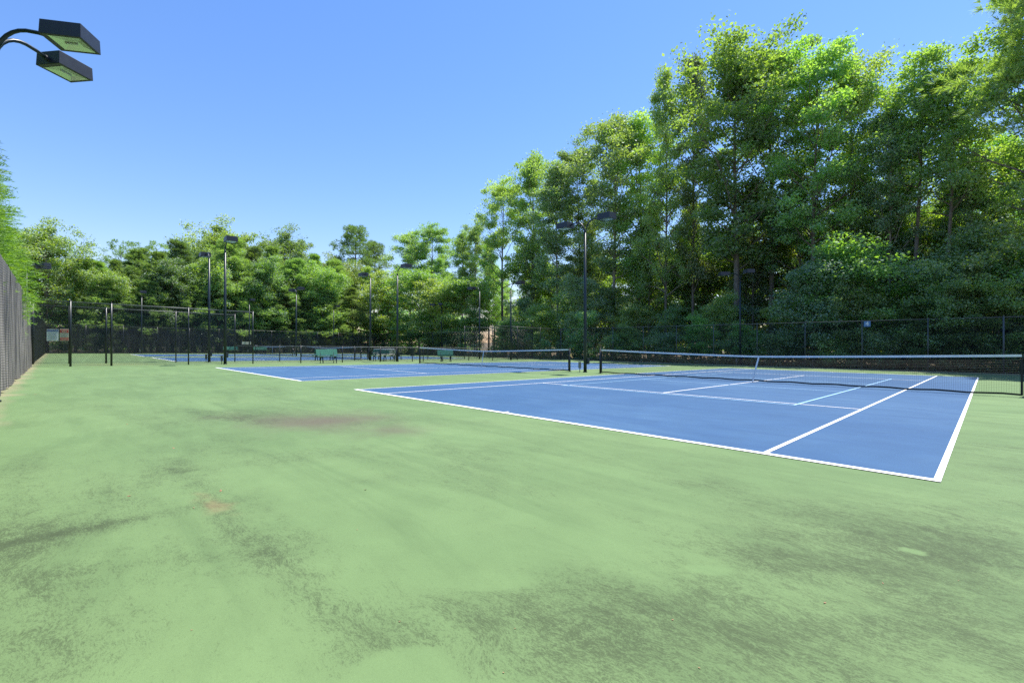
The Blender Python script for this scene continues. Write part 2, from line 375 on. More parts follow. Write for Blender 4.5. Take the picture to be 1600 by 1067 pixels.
def slab():
    def ax(a, b, c0, c1, f, co):
        l = [c0]; st = f
        while l[-1] < c1: l.append(l[-1]+f)
        lo_ = [c0]; st = f
        while lo_[-1] > a: st = min(co, st*1.12); lo_.append(lo_[-1]-st)
        hi_ = [l[-1]]; st = f
        while hi_[-1] < b: st = min(co, st*1.12); hi_.append(hi_[-1]+st)
        v = sorted(set(lo_[1:]+l+hi_[1:])); v = [q for q in v if a < q < b]; return np.array([a]+v+[b])
    xs = ax(-57.6, 15.3, 5.5, 12.0, .035, .5); ys = ax(-6.45, 31.0, -5.9, -.4, .035, .5)
    X, Y = np.meshgrid(xs, ys); X = X.ravel(); Y = Y.ravel(); nx, ny = len(xs), len(ys)
    V = np.stack([X, Y, gza(X, Y)], 1)
    i, j = np.meshgrid(np.arange(nx-1), np.arange(ny-1)); k = (j*nx+i).ravel()
    L_ = np.stack([k, k+1, k+nx+1, k+nx], 1).ravel()
    me = np_mesh('court_slab', V, 4, L_, M['green'])
    for nm, v in slab_attrs(X, Y).items():
        a = me.attributes.new(nm, 'FLOAT', 'POINT'); a.data.foreach_set('value', v.astype(np.float32))
    o = link('court_slab', me); tag(o, 'light green acrylic paving around the blue tennis courts', kind='structure')
slab()
A1, A2, B1, B2 = 0.0, -14.61, -35.97, -51.2
CW, CL = 10.97, 23.77
def court(x0, name_label, pick):
    sheet('court_surface', x0, x0+CW, 0, CL, .004, M['blue'], 0, 'blue tennis court surface, ' + name_label)
    mb = MB(); z = .008
    def ln(xa, xb, ya, yb, zz=z, m=mb):
        m.quad(*[(x, y, gz(x, y)+zz) for x, y in ((xa, ya), (xb, ya), (xb, yb), (xa, yb))])
    w = .05
    ln(x0, x0+CW, 0, .09); ln(x0, x0+CW, CL-.09, CL)                       # baselines
    ln(x0, x0+w, .09, CL-.09); ln(x0+CW-w, x0+CW, .09, CL-.09)             # doubles sidelines
    ln(x0+1.37, x0+1.37+w, .09, CL-.09); ln(x0+CW-1.37-w, x0+CW-1.37, .09, CL-.09)
    for v in (5.485, 18.285-w): ln(x0+1.37+w, x0+CW-1.37-w, v, v+w)
    ln(x0+5.485-w/2, x0+5.485+w/2, 5.485+w, 18.285-w)
    for v0, v1 in ((.09, .19), (CL-.19, CL-.09)): ln(x0+5.485-w/2, x0+5.485+w/2, v0, v1)
    o = mb.build('court_lines', M['white_line']); tag(o, 'white painted tennis lines, ' + name_label, kind='structure')
    if pick:
        pb = MB(); zz = .012; u0, u1 = x0+5.485-3.05, x0+5.485+3.05; v0, v1 = 11.885-6.705, 11.885+6.705
        for v in (v0, v1-w, 11.885-2.13-w, 11.885+2.13): ln(u0+w, u1-w, v, v+w, zz, pb)
        ln(u0, u0+w, v0, v1, zz, pb); ln(u1-w, u1, v0, v1, zz, pb)
        o = pb.build('court_lines', M['pale_line']); tag(o, 'thin pale blue pickleball lines inside the nearest court', kind='structure')
court(A1, 'nearest court', True)
court(A2, 'second court from the camera', False)
court(B1, 'third court beyond the low double fence', False)
court(B2, 'farthest court at the left back', False)

# ---------------------------------------------------------------- tennis nets
NV = 11.885
def tennis_net(x0, label):
    xa, xb = x0-.95, x0+CW+.95
    xc = x0+5.485
    root = empty('tennis_net', (xc, NV, gz(xc, NV))); tag(root, label, 'net', 'nets on the tennis courts')
    def L(x, y, z):  # local
        return (x-xc, y-NV, gz(x, y)+z-gz(xc, NV))
    def top(x):
        k = abs(x-xc)/((xb-xa)/2); return .914 + (1.07-.914)*(k**1.25)
    for x in (xa, xb):
        mb = MB(); mb.tube([L(x, NV, 0), L(x, NV, 1.07)], .038, 12); mb.tube([L(x, NV, 1.07), L(x, NV, 1.10)], [.042, .03], 12)
        mb.box(L(x, NV, .006), (.14, .14, .012))
        p = mb.build('net_post', M['metal'], root, True)
        for z in (.05, .35, .65, .95):
            mb = MB(); mb.tube([L(x, NV-.045, z), L(x, NV+.045, z)], .012, 6); mb.build('lacing_ring', M['grey'], p)
    n = 40; xs = np.linspace(xa+.07, xb-.07, n)
    mb = MB()                                            # white head band, two sides and a fold
    for i in range(n-1):
        a, b = xs[i], xs[i+1]; ta, tb = top(a), top(b)
        for s in (-1, 1):
            mb.quad(L(a, NV+.014*s, ta-.06), L(b, NV+.014*s, tb-.06), L(b, NV+.014*s, tb), L(a, NV+.014*s, ta))
        mb.quad(L(a, NV-.014, ta), L(b, NV-.014, tb), L(b, NV+.014, tb), L(a, NV+.014, ta))
    mb.build('head_band', M['white'], root)
    mb = MB(); mb.tube([L(xa, NV, 1.04)] + [L(x, NV, top(x)-.012) for x in xs[::3]] + [L(xb, NV, 1.04)], .006, 5)
    mb.build('net_cable', M['metal'], root)
    rr = random.Random(int(x0*7)+3)
    mb = MB()
    for i in range(n-1):
        a, b = xs[i], xs[i+1]; za, zb = (.035+.012*math.sin(i*1.7)), (.035+.012*math.sin((i+1)*1.7))
        for s in (-.008, .008): mb.quad(L(a, NV+s, za), L(b, NV+s, zb), L(b, NV+s, zb+.045), L(a, NV+s, za+.045))
    mb.build('bottom_tape', M['nettw'], root)
    for x in (xs[0], xs[-1]):
        mb = MB(); mb.box(L(x, NV, .5), (.045, .02, .92)); mb.build('side_tape', M['nettw'], root)
    # netting: real twine
    V = []; F = []
    def strand(p, q, r=.0016):
        k = len(V); p = Vector(p); q = Vector(q); d = (q-p).normalized()
        a = d.cross(Vector((0, 1, 0))).normalized()*r; b = Vector((0, 1, 0))*r
        for e in (p, q): V.extend([e+a, e-a*.5+b*.87, e-a*.5-b*.87])
        F.extend([(k, k+1, k+4, k+3), (k+1, k+2, k+5, k+4), (k+2, k, k+3, k+5)])
    N_ = int((xb-xa-.14)/.045)
    vx = [xa+.07+i*.045 for i in range(N_+1)]
    for i, x in enumerate(vx):
        strand(L(x, NV+.004*math.sin(i*.9), .05), L(x, NV, top(x)-.05))
    seg = vx[::8] + [vx[-1]]
    for j in range(1, 22):
        for a, b in zip(seg, seg[1:]):
            za = .05 + (top(a)-.1)*j/22; zb = .05+(top(b)-.1)*j/22
            strand(L(a, NV, za), L(b, NV, zb), .0018)
            if j >= 15: strand(L(a, NV-.012, za+.014), L(b, NV-.012, zb+.014), .0016)   # doubled twine at the top
    me = np_mesh('netting', np.array([tuple(v) for v in V]), 4, np.array(F).ravel(), M['nettw'])
    o = link('netting', me, root); o['kind'] = 'stuff'
    mb = MB(); st = [L(xc+.20, NV-.022, top(xc)+.004), L(xc+.10, NV-.022, .5), L(xc, NV-.03, .02)]
    for p, q in zip(st, st[1:]):
        mb.add([Vector(p)+Vector((-.026, 0, 0)), Vector(p)+Vector((.026, 0, 0)), Vector(q)+Vector((.026, 0, 0)), Vector(q)+Vector((-.026, 0, 0)),
                Vector(p)+Vector((-.026, .006, 0)), Vector(p)+Vector((.026, .006, 0)), Vector(q)+Vector((.026, .006, 0)), Vector(q)+Vector((-.026, .006, 0))],
               [(0, 1, 2, 3), (7, 6, 5, 4), (0, 3, 7, 4), (1, 5, 6, 2)])
    mb.build('centre_strap', M['white'], root)
    mb = MB(); mb.box(L(xb+.06, NV, .78), (.05, .07, .14)); mb.tube([L(xb+.08, NV, .74), L(xb+.15, NV, .66), L(xb+.2, NV, .66)], .012, 6)
    mb.build('crank', M['brass'] if x0 == A2 else M['metal'], root)
    return root
tennis_net(A1, 'large nearest tennis net with white head band crossing the right-hand blue court')
tennis_net(A2, 'second tennis net with tan crank on its right post, in the middle of the photo')
tennis_net(B1, 'small distant net behind the green bench and the low double fence')
tennis_net(B2, 'farthest tennis net at left, left of the twin-headed distant light pole')

# ---------------------------------------------------------------- fences
def wires(p0, p1, z0, z1, pitch=.0718, r=.0022):
    """diamond mesh between p0 and p1 (world xy), following the ground"""
    L_ = math.hypot(p1[0]-p0[0], p1[1]-p0[1]); H = z1-z0
    k = np.arange(-H, L_, pitch)
    s0 = np.clip(k, 0, L_); s1 = np.clip(k+H, 0, L_)
    za = z0 + (s0-k); zb = z0 + (s1-k)                     # rising wires
    keep = s1-s0 > 1e-3
    s0, s1, za, zb = s0[keep], s1[keep], za[keep], zb[keep]
    S0 = np.concatenate([s0, s0]); S1 = np.concatenate([s1, s1])
    ZA = np.concatenate([za, z0+z1-za]); ZB = np.concatenate([zb, z0+z1-zb])
    dx, dy = (p1[0]-p0[0])/L_, (p1[1]-p0[1])/L_
    def pt(s, z):
        x = p0[0]+dx*s; y = p0[1]+dy*s; return np.stack([x, y, gza(x, y)+z], 1)
    P = pt(S0, ZA); Q = pt(S1, ZB)
    d = Q-P; d /= np.linalg.norm(d, axis=1)[:, None]
    nrm = np.array([-dy, dx, 0.])[None].repeat(len(P), 0); a = np.cross(d, nrm)
    off = [a*r, -a*r*.5+nrm*r*.87, -a*r*.5-nrm*r*.87]
    verts = np.stack([P+o for o in off] + [Q+o for o in off], 1).reshape(-1, 3)
    base = (np.arange(len(P))*6)[:, None]
    f = np.array([0, 1, 4, 3, 1, 2, 5, 4, 2, 0, 3, 5])[None]
    return verts, (base+f).ravel()
def fence(p0, p1, H, posts, label, screen=None, rails=True, mid=None, big=(), gate=None, r_post=.03, pitch=.0718, group=None, wire_r=.0031, bottom=True, post_m='metal'):
    """posts: distances from p0; screen: (side offset, z0, z1)"""
    L_ = math.hypot(p1[0]-p0[0], p1[1]-p0[1]); dx, dy = (p1[0]-p0[0])/L_, (p1[1]-p0[1])/L_
    root = empty('chain_link_fence', (p0[0], p0[1], gz(*p0))); tag(root, label, 'fence', group)
    o0 = Vector(root.location)
    def at(s, z, n=0):
        x = p0[0]+dx*s-dy*n; y = p0[1]+dy*s+dx*n; return Vector((x, y, gz(x, y)+z))-o0
    for i, s in enumerate(posts):
        rr = r_post*1.35 if i in big else r_post
        mb = MB(); mb.tube([at(s, 0), at(s, H+.02)], rr, 10); mb.tube([at(s, H+.02), at(s, H+.06)], [rr*1.15, rr*.4], 10)
        mb.build('post', M[post_m], root, True)
    if rails:
        mb = MB(); mb.tube([at(0, H-.03), at(L_, H-.03)], .021, 8); mb.build('top_rail', M['rail'], root, True)
    if mid:
        mb = MB(); mb.tube([at(0, mid), at(L_, mid)], .018, 8); mb.build('middle_rail', M['rail'], root, True)
    if bottom:
        mb = MB(); mb.tube([at(0, .06), at(L_, .06)], .006, 5); mb.build('bottom_wire', M['metal'], root)
    v, l = wires(p0, p1, .04, H-.05, pitch, wire_r)
    v = v - np.array(o0)[None] + np.array([-dy, dx, 0])*.032
    me = np_mesh('wire_mesh', v, 4, l, M['vinyl']); o = link('wire_mesh', me, root); o['kind'] = 'stuff'
    if screen:
        off, z0, z1 = screen[:3]; rnd = random.Random(int(p0[0]*13+p0[1]*7))
        step = 3.05
        k = 0; s = 0.
        while s < L_-.1:                                   # one fabric panel per bay
            e = min(L_, s+step*2); nu = max(4, int((e-s)/.06)); nv = 16
            V = []; ph = [rnd.uniform(0, 6.28) for _ in range(6)]
            for j in range(nv+1):
                for i in range(nu+1):
                    q = i/nu; w = j/nv; ss = s+(e-s)*q
                    fold = .034*math.sin(ss*5.3+ph[0]+.6*math.sin(w*3+ph[1])) + .014*math.sin(ss*13.7+ph[2]+w*1.2) + .008*math.sin(ss*31+ph[3])
                    fold *= (1-.75*w**6) * (.55+.9*(1-w))
                    zz = z0+(z1-z0)*w + (.03*math.sin(ss*2.1+ph[4])*(1-w)**3)
                    V.append(at(ss, zz, off+fold))
            F = [(j*(nu+1)+i, j*(nu+1)+i+1, (j+1)*(nu+1)+i+1, (j+1)*(nu+1)+i) for j in range(nv) for i in range(nu)]
            mb = MB(); mb.add(V, F); mb.build('windscreen_panel', M[screen[3] if len(screen) > 3 else 'fabric'], root, True)
            s = e+.04; k += 1
    if gate:
        for (a, b, hh) in gate:
            mb = MB()
            for z in (.10, hh): mb.tube([at(a+.06, z), at(b-.06, z)], .02, 8)
            for s in (a+.06, b-.06): mb.tube([at(s, .10), at(s, hh)], .02, 8)
            mb.build('gate_frame', M['metal'], root, True)
            mb = MB(); mb.box(at(b-.08, 1.0 if hh > 1.5 else hh*.55), (.05, .09, .12)); mb.build('gate_latch', M['metal'], root)
    return root
def bays(L_, step=3.05): 
    n = max(1, round(L_/step)); return [L_*i/n for i in range(n+1)]
FH = 3.05
fence((-19, -6.2), (15, -6.2), FH, bays(34), 'tall fence with grey-black windscreen running close along the left edge', screen=(.06, .04, 2.98), pitch=.0718)
fence((-57, -6.2), (-22.9, -6.2), FH, bays(34.1), 'windscreen fence along the left side beyond the cross walkway', screen=(-.05, .04, 2.98))
fence((-19, -6.2), (-19, 2.8), FH, [0.05, 1.35, 2.79, 5.9, 9.0], 'nearer tall chain-link cross fence at left with an opening between two thick posts', big=(1, 2), r_post=.031)
fence((-22.9, -6.2), (-22.9, 2.8), FH, [0.05, 1.35, 2.81, 5.92, 9.0], 'farther tall chain-link cross fence at left that carries the two notices', big=(2,), r_post=.031)
fence((-19, 2.8), (-19, 21.4), 1.07, [2.68, 5.33, 8.05, 9.35, 11.6, 13.4, 16, 18.6], 'low waist-high fence beside the second court, nearer one of the pair', gate=[(8.05, 9.35, .98)], big=(2, 3), r_post=.031)
fence((-22.9, 2.8), (-22.9, 21.4), 1.07, [2.68, 5.4, 8.0, 9.2, 12.0, 14.6, 17.0, 18.6], 'low waist-high fence beyond the walkway, farther one of the pair', gate=[(8.0, 9.2, .98)], r_post=.031)
fence((-19, 21.4), (-19, 30.5), FH, bays(9.1), 'tall chain-link section at the far end of the walkway, nearer side')
fence((-22.9, 21.4), (-22.9, 30.5), FH, bays(9.1), 'tall chain-link section at the far end of the walkway, farther side')
fence((-19, 30.5), (15, 30.5), FH, [.05, 3.1, 6.2, 9.3, 12.33, 15.36, 18.5, 21.54, 24.68, 27.8, 30.84, 33.95], 'long chain-link fence in front of the woods on the right', big=(10,), post_m='rail')  # posts in the greyer coating that paints the sun on them
fence((-57, 30.5), (-22.9, 30.5), FH, bays(34.1), 'far chain-link fence behind the distant courts, in front of the bright maples')
fence((-57, -6.2), (-57, 30.5), FH, bays(36.7), 'back fence with black windscreen in front of the pines', screen=(.05, .05, 2.75, 'fabric_dark'))
fence((15, 30.5), (15, -6.2), FH, bays(36.7), 'side fence beyond the right edge of the nearest court')

# ---------------------------------------------------------------- light poles
def light_pole(loc, arms, label, box=True, PH=6.68, group='dark floodlight poles round the courts'):
    """arms: list of headings (radians) in which a lamp head hangs"""
    x, y = loc; root = empty('light_pole', (x, y, gz(x, y))); tag(root, label, 'light pole', group)
    mb = MB(); mb.tube([(0, 0, 0), (0, 0, 2.5), (0, 0, PH-.25)], [.078, .070, .052], 14)
    mb.tube([(0, 0, 0), (0, 0, .03)], .10, 14); mb.build('pole', M['pole'], root, True)
    if box:
        mb = MB(); mb.box((.10, .06, .52), (.13, .13, .28)); mb.build('switch_box', M['pole'], root, bevel=.008)
        mb = MB(); mb.box((-.22, -.12, .34), (.10, .10, .30)); mb.tube([(-.22, -.12, 0), (-.22, -.12, .2)], .02, 8); mb.build('outlet_box', M['grey'], root, bevel=.008)
    for a in arms:
        ca, sa = math.cos(a), math.sin(a)
        pts = []
        for t_ in np.linspace(0, 1, 8):
            th = t_*math.pi/2; q = .02+.48*(1-math.cos(th)); pts.append((ca*q, sa*q, PH-.42+.60*math.sin(th)))
        pts += [(ca*.68, sa*.68, PH+.165), (ca*.88, sa*.88, PH+.12)]
        mb = MB(); mb.tube(pts, .034, 10); mb.build('arm', M['pole'], root, True)
        d0, d1, w, h = .87, 1.53, .55, .264; zc = PH+.15
        tr = Matrix.Rotation(a, 3, 'Z')
        def T(px, py, pz): return tr @ Vector((px, py, pz))
        zt, zb_ = zc+h/2, zc-h/2; i_ = .05
        # open-bottomed housing with rim
        V = [T(d0, -w/2, zb_), T(d1, -w/2, zb_), T(d1, w/2, zb_), T(d0, w/2, zb_), T(d0+.01, -w/2+.01, zt), T(d1-.01, -w/2+.01, zt), T(d1-.01, w/2-.01, zt), T(d0+.01, w/2-.01, zt),
             T(d0+.10, -w/2+i_, zb_), T(d1-i_, -w/2+i_, zb_), T(d1-i_, w/2-i_, zb_), T(d0+.10, w/2-i_, zb_),
             T(d0+.10, -w/2+i_, zb_+.03), T(d1-i_, -w/2+i_, zb_+.03), T(d1-i_, w/2-i_, zb_+.03), T(d0+.10, w/2-i_, zb_+.03)]
        F = [(4, 5, 6, 7), (0, 1, 5, 4), (1, 2, 6, 5), (2, 3, 7, 6), (3, 0, 4, 7), (0, 8, 9, 1), (1, 9, 10, 2), (2, 10, 11, 3), (3, 11, 8, 0),
             (8, 12, 13, 9), (9, 13, 14, 10), (10, 14, 15, 11), (11, 15, 12, 8), (12, 15, 14, 13)]
        mb = MB(); mb.add(V, F); hd = mb.build('lamp_head', M['lamp'], root, bevel=.006)
        # faceted reflector seen through the glass
        e0, e1, ww = d0+.103, d1-i_-.003, w/2-i_-.003; zr = zb_+.026; em = (e0+e1)/2
        mb = MB()
        V = [T(e0, -ww, zb_+.006), T(e1, -ww, zb_+.006), T(e1, ww, zb_+.006), T(e0, ww, zb_+.006), T(e0+.16, -.07, zr), T(e1-.12, -.07, zr), T(e1-.12, .07, zr), T(e0+.16, .07, zr)]
        mb.add(V, [(0, 1, 5, 4), (1, 2, 6, 5), (2, 3, 7, 6), (3, 0, 4, 7), (4, 5, 6, 7)]); mb.build('reflector', M['reflector'], hd)
        mb = MB(); mb.tube([T(e0+.14, 0, zb_+.012), T(e1-.16, 0, zb_+.012)], .014, 8); mb.build('bulb', M['white'], hd)
        mb = MB(); mb.box(T(em, 0, zb_-.002), (e1-e0+.02, 2*ww+.02, .004), a); mb.build('lens_glass', M['glass'], hd)
        mb = MB(); mb.tube([T(d0-.06, 0, zc-.02), T(d0+.02, 0, zc-.02)], .05, 10); mb.build('arm_clamp', M['lamp'], root)
    return root
E_, W_ = 0, math.pi
light_pole((-1.95, 12.1), [E_, W_], 'twin-headed dark light pole between the two nearest courts', PH=6.85)
light_pole((-1.584, -6.1), [R(57), R(128)], 'twin-headed light pole at the top left corner, only its two lamp heads in frame', box=False)
light_pole((-19.0, 1.4), [E_], 'tall pole at the nearer cross fence with its lamp head to the right')
light_pole((-22.9, 1.4), [W_], 'pole beside the farther cross fence, lamp head to the left')
light_pole((-19.15, 12.3), [E_], 'single-headed pole at the low fence gate, head towards the second court')
light_pole((-22.9, 12.1), [W_], 'curved-arm pole with head to the left, beyond the low fences')
light_pole((-19.0, 23.6), [E_], 'distant pole by the far end of the walkway, head to the right')
light_pole((-22.9, 23.2), [W_], 'distant pole by the far end of the walkway, head to the left')
light_pole((-1.85, 31.0), [R(-42), R(222)], 'twin-headed pole standing behind the right-hand fence against the woods')
light_pole((-38.6, 12.0), [E_, W_], 'small distant twin-headed pole between the two far nets')
light_pole((-38.6, -6.9), [R(46), R(134)], 'twin-headed pole at the left edge in front of the round broadleaf tree')
light_pole((-55.8, 1.4), [E_], 'far single pole seen above the left cross fences')
light_pole((-55.8, 12.2), [E_], 'far single pole in front of the pines, just right of the cross fence corner')
light_pole((-56.2, 23.3), [E_], 'faint far pole in front of the broadleaf trees left of centre')
light_pole((-41.0, 31.6), [R(-42), R(222)], 'low distant lamp heads in front of the bright maple clump')

# ---------------------------------------------------------------- benches
def bench(x, y, rz, slatm, label, L_=1.6):
    root = empty('park_bench', (x, y, gz(x, y)), rz); tag(root, label, 'bench', 'plastic slatted benches by the courts')
    # faces +x; long axis y
    for i in range(4):
        mb = MB(); mb.box((.02+.115*i, 0, .44-.006*(3-i)), (.10, L_, .032)); mb.build('seat_slat', slatm, root, bevel=.006)
    for i in range(3):
        mb = MB(); z = .56+.125*i; mb.box((-.065-.035*i, 0, z), (.030, L_, .11), m=Matrix.Rotation(R(-14), 3, 'Y')); mb.build('back_slat', slatm, root, bevel=.006)
    for s in (-1, 1):
        yy = s*(L_/2-.25)
        mb = MB(); mb.tube([(.40, yy, 0), (.34, yy, .25), (.26, yy, .40)], [.035, .035, .045], 6); mb.tube([(-.06, yy, 0), (.0, yy, .25), (.08, yy, .40)], [.035, .035, .045], 6)
        mb.box((.17, yy, .405), (.44, .06, .035)); mb.tube([(-.02, yy, .40), (-.16, yy, .86)], .026, 6)
        mb.build('leg_frame', M['bench_leg'], root)
    return root
bench(-18.55, 6.95, 0, M['bench_green'], 'green bench in front of the low fence, left of the gate', 1.35)
bench(-23.4, 8.75, math.pi, M['bench_dkgreen'], 'bench half hidden behind the green bench, beyond the low fences')
bench(-20.9, 11.9, R(-50), M['bench_dkgreen'], 'dark green bench behind the low fence gate', 1.3)
bench(-23.6, 13.9, math.pi, M['bench_white'], 'white slatted bench right of the gate pole', 1.6)
bench(-34.5, 19.5, math.pi, M['bench_white'], 'small whitish slatted bench behind the gate post', 2.4)
bench(-17.95, 15.7, R(-25), M['bench_green'], 'green bench behind the second tennis net', 1.2)
bench(-56.2, 10.2, 0, M['bench_green'], 'left one of two far green benches against the back windscreen', 1.6)
bench(-56.2, 13.6, 0, M['bench_green'], 'right one of two far green benches against the back windscreen', 1.6)

# ---------------------------------------------------------------- signs and small things
def text_mesh(body, size, m, name, parent, loc, rot):
    cu = bpy.data.curves.new(name, 'FONT'); cu.body = body; cu.size = size; cu.align_x = 'CENTER'; cu.align_y = 'CENTER'; cu.extrude = .001
    ob = bpy.data.objects.new(name, cu); COL.objects.link(ob)
    me = bpy.data.meshes.new_from_object(ob.evaluated_get(bpy.context.evaluated_depsgraph_get()))
    bpy.data.objects.remove(ob); me.materials.clear(); me.materials.append(m)
    o = bpy.data.objects.new(name, me); COL.objects.link(o); o.parent = parent; o.location = loc; o.rotation_euler = rot; return o
def sign(name, x, y, z, w, h, rz, face, label, cat='sign'):
    """local: width along x, faces -y"""
    root = empty(name, (x, y, gz(x, y)+z), rz); tag(root, label, cat)
    mb = MB(); mb.box((0, 0, 0), (w, .012, h)); mb.build('panel', face, root, bevel=.002)
    return root
# signs hang on the farther cross fence and face the camera side (+x)
s = sign('rules_board', -22.82, -5.46, 1.50, .43, .60, R(90), M['signwhite'], 'white rules board with a dark blue heading strip, left of the red notice')
mb = MB(); mb.box((0, -.008, .235), (.41, .004, .085)); mb.build('heading_strip', M['signblue'], s)
mb = MB()
for i in range(9):
    mb.box((-.02*(i % 2), -.008, .14-.045*i), (.35-.04*(i % 3), .003, .008))
mb.build('print_line', M['grey'], s)['kind'] = 'stuff'
s = sign('notice_board', -22.82, -5.03, 1.52, .33, .62, R(90), M['signcream'], 'white notice with red bands at top and bottom, beside the white rules board')
mb = MB(); mb.box((0, -.008, .20), (.31, .004, .17)); mb.build('red_band', M['signred'], s)
mb = MB(); mb.box((0, -.008, -.215), (.31, .004, .14)); mb.build('red_band', M['signred'], s)
mb = MB()
for i in range(3): mb.box((0, -.012, .245-.045*i), (.24-.03*i, .003, .018))
for i in range(3): mb.box((0, -.012, -.18-.035*i), (.28-.04*(i % 2), .003, .010))
mb.build('print_line', M['signcream'], s)['kind'] = 'stuff'
mb = MB()
for i in range(5): mb.box((0, -.009, .08-.045*i), (.30-.05*(i % 2), .003, .010))
mb.build('print_line', M['grey'], s)['kind'] = 'stuff'
s = sign('court_number_plate', 5.95, 30.42, 2.82, .34, .34, 0, M['numblue'], 'small blue plate with a white 4 at the top of the right-hand fence')
text_mesh('4', .36, M['white'], 'numeral', s, (0, -.010, 0), (R(90), 0, 0))
sign('blank_sign', -56.7, 12.1, 1.35, 1.05, .36, R(90), M['signcream'], 'small pale rectangular sign on the back windscreen above the far green benches')
# black bin hanging by the left post of the second net
root = empty('rubbish_bin', (-18.75, 13.3, gz(-18.75, 13.3))); tag(root, 'small black bin on the low fence left of the second net', 'bin')
mb = MB(); mb.tube([(0, 0, .42), (0, 0, .95)], [.15, .19], 12); mb.build('bin_body', M['bench_leg'], root)
mb = MB(); mb.tube([(0, 0, .95), (0, 0, .98)], [.20, .20], 12); mb.build('bin_rim', M['metal'], root)
mb = MB(); mb.tube([(0, 0, 0), (0, 0, .42)], .03, 8); mb.build('bin_stand', M['metal'], root)
def pillar(x, y, w, h, label):
    root = empty('stone_pillar', (x, y, gz(x, y)-.06)); tag(root, label, 'pillar')
    rr = random.Random(int(x*10)); nz = 9
    for i in range(nz):
        for j, (ox, oy) in enumerate(((-.25, -.25), (.25, -.25), (-.25, .25), (.25, .25))):
            mb = MB(); hh = h/nz; mb.box((ox*w+rr.uniform(-.02, .02), oy*w+rr.uniform(-.02, .02), hh*(i+.5)), (w*.49, w*.49, hh*.95), rr.uniform(-.03, .03))
            mb.build('stone', M['stone'], root, bevel=.02)
    mb = MB(); mb.box((0, 0, h+.05), (w*1.12, w*1.12, .10)); mb.build('cap', M['stone'], root, bevel=.02)
pillar(-45.2, 37.0, .8, 2.9, 'left one of two tan pillars beyond the far fence, left of the gate pole')
pillar(-32.6, 38.5, .8, 2.9, 'right one of two tan pillars beyond the far fence, in front of the maple clump')
# leaf litter on the court
rr = random.Random(4)
lf = None
for i, (x, y) in enumerate([(9.95, -4.0), (10.35, -3.5), (9.6, -4.3), (10.75, -2.9), (8.6, -4.0), (9.1, -4.9), (7.9, -3.6), (10.9, -2.5), (6.9, -4.9), (5.2, -4.4), (10.55, -3.7), (9.3, -3.2), (3.0, -4.6), (11.15, -2.2), (10.1, -4.2), (7.2, -4.4), (7.5, -4.62), (-3, -5.6), (-5.5, -5.7)]):
    if lf is None:
        mb = MB(); mb.add([(-.5, 0, .1), (-.2, .28, .02), (.2, .25, .0), (.55, 0, .12), (.2, -.25, .03), (-.2, -.28, .0), (0, 0, .06)],
                          [(0, 1, 6), (1, 2, 6), (2, 3, 6), (3, 4, 6), (4, 5, 6), (5, 0, 6)])
        lf = mb.mesh('fallen_leaf', M['dryleaf'])
    o = link('fallen_leaf', lf); s_ = rr.uniform(.006, .013) * (2.6 if x < 8 else 1)
    o.scale = (s_*rr.uniform(.8, 1.5), s_, s_); o.rotation_euler = (rr.uniform(-.3, .3), rr.uniform(-.3, .3), rr.uniform(0, 6.28))
    o.location = (x, y, gz(x, y)+.003); tag(o, 'small dry brown leaf lying on the light green court', 'leaf', 'dry leaves scattered on the green court')

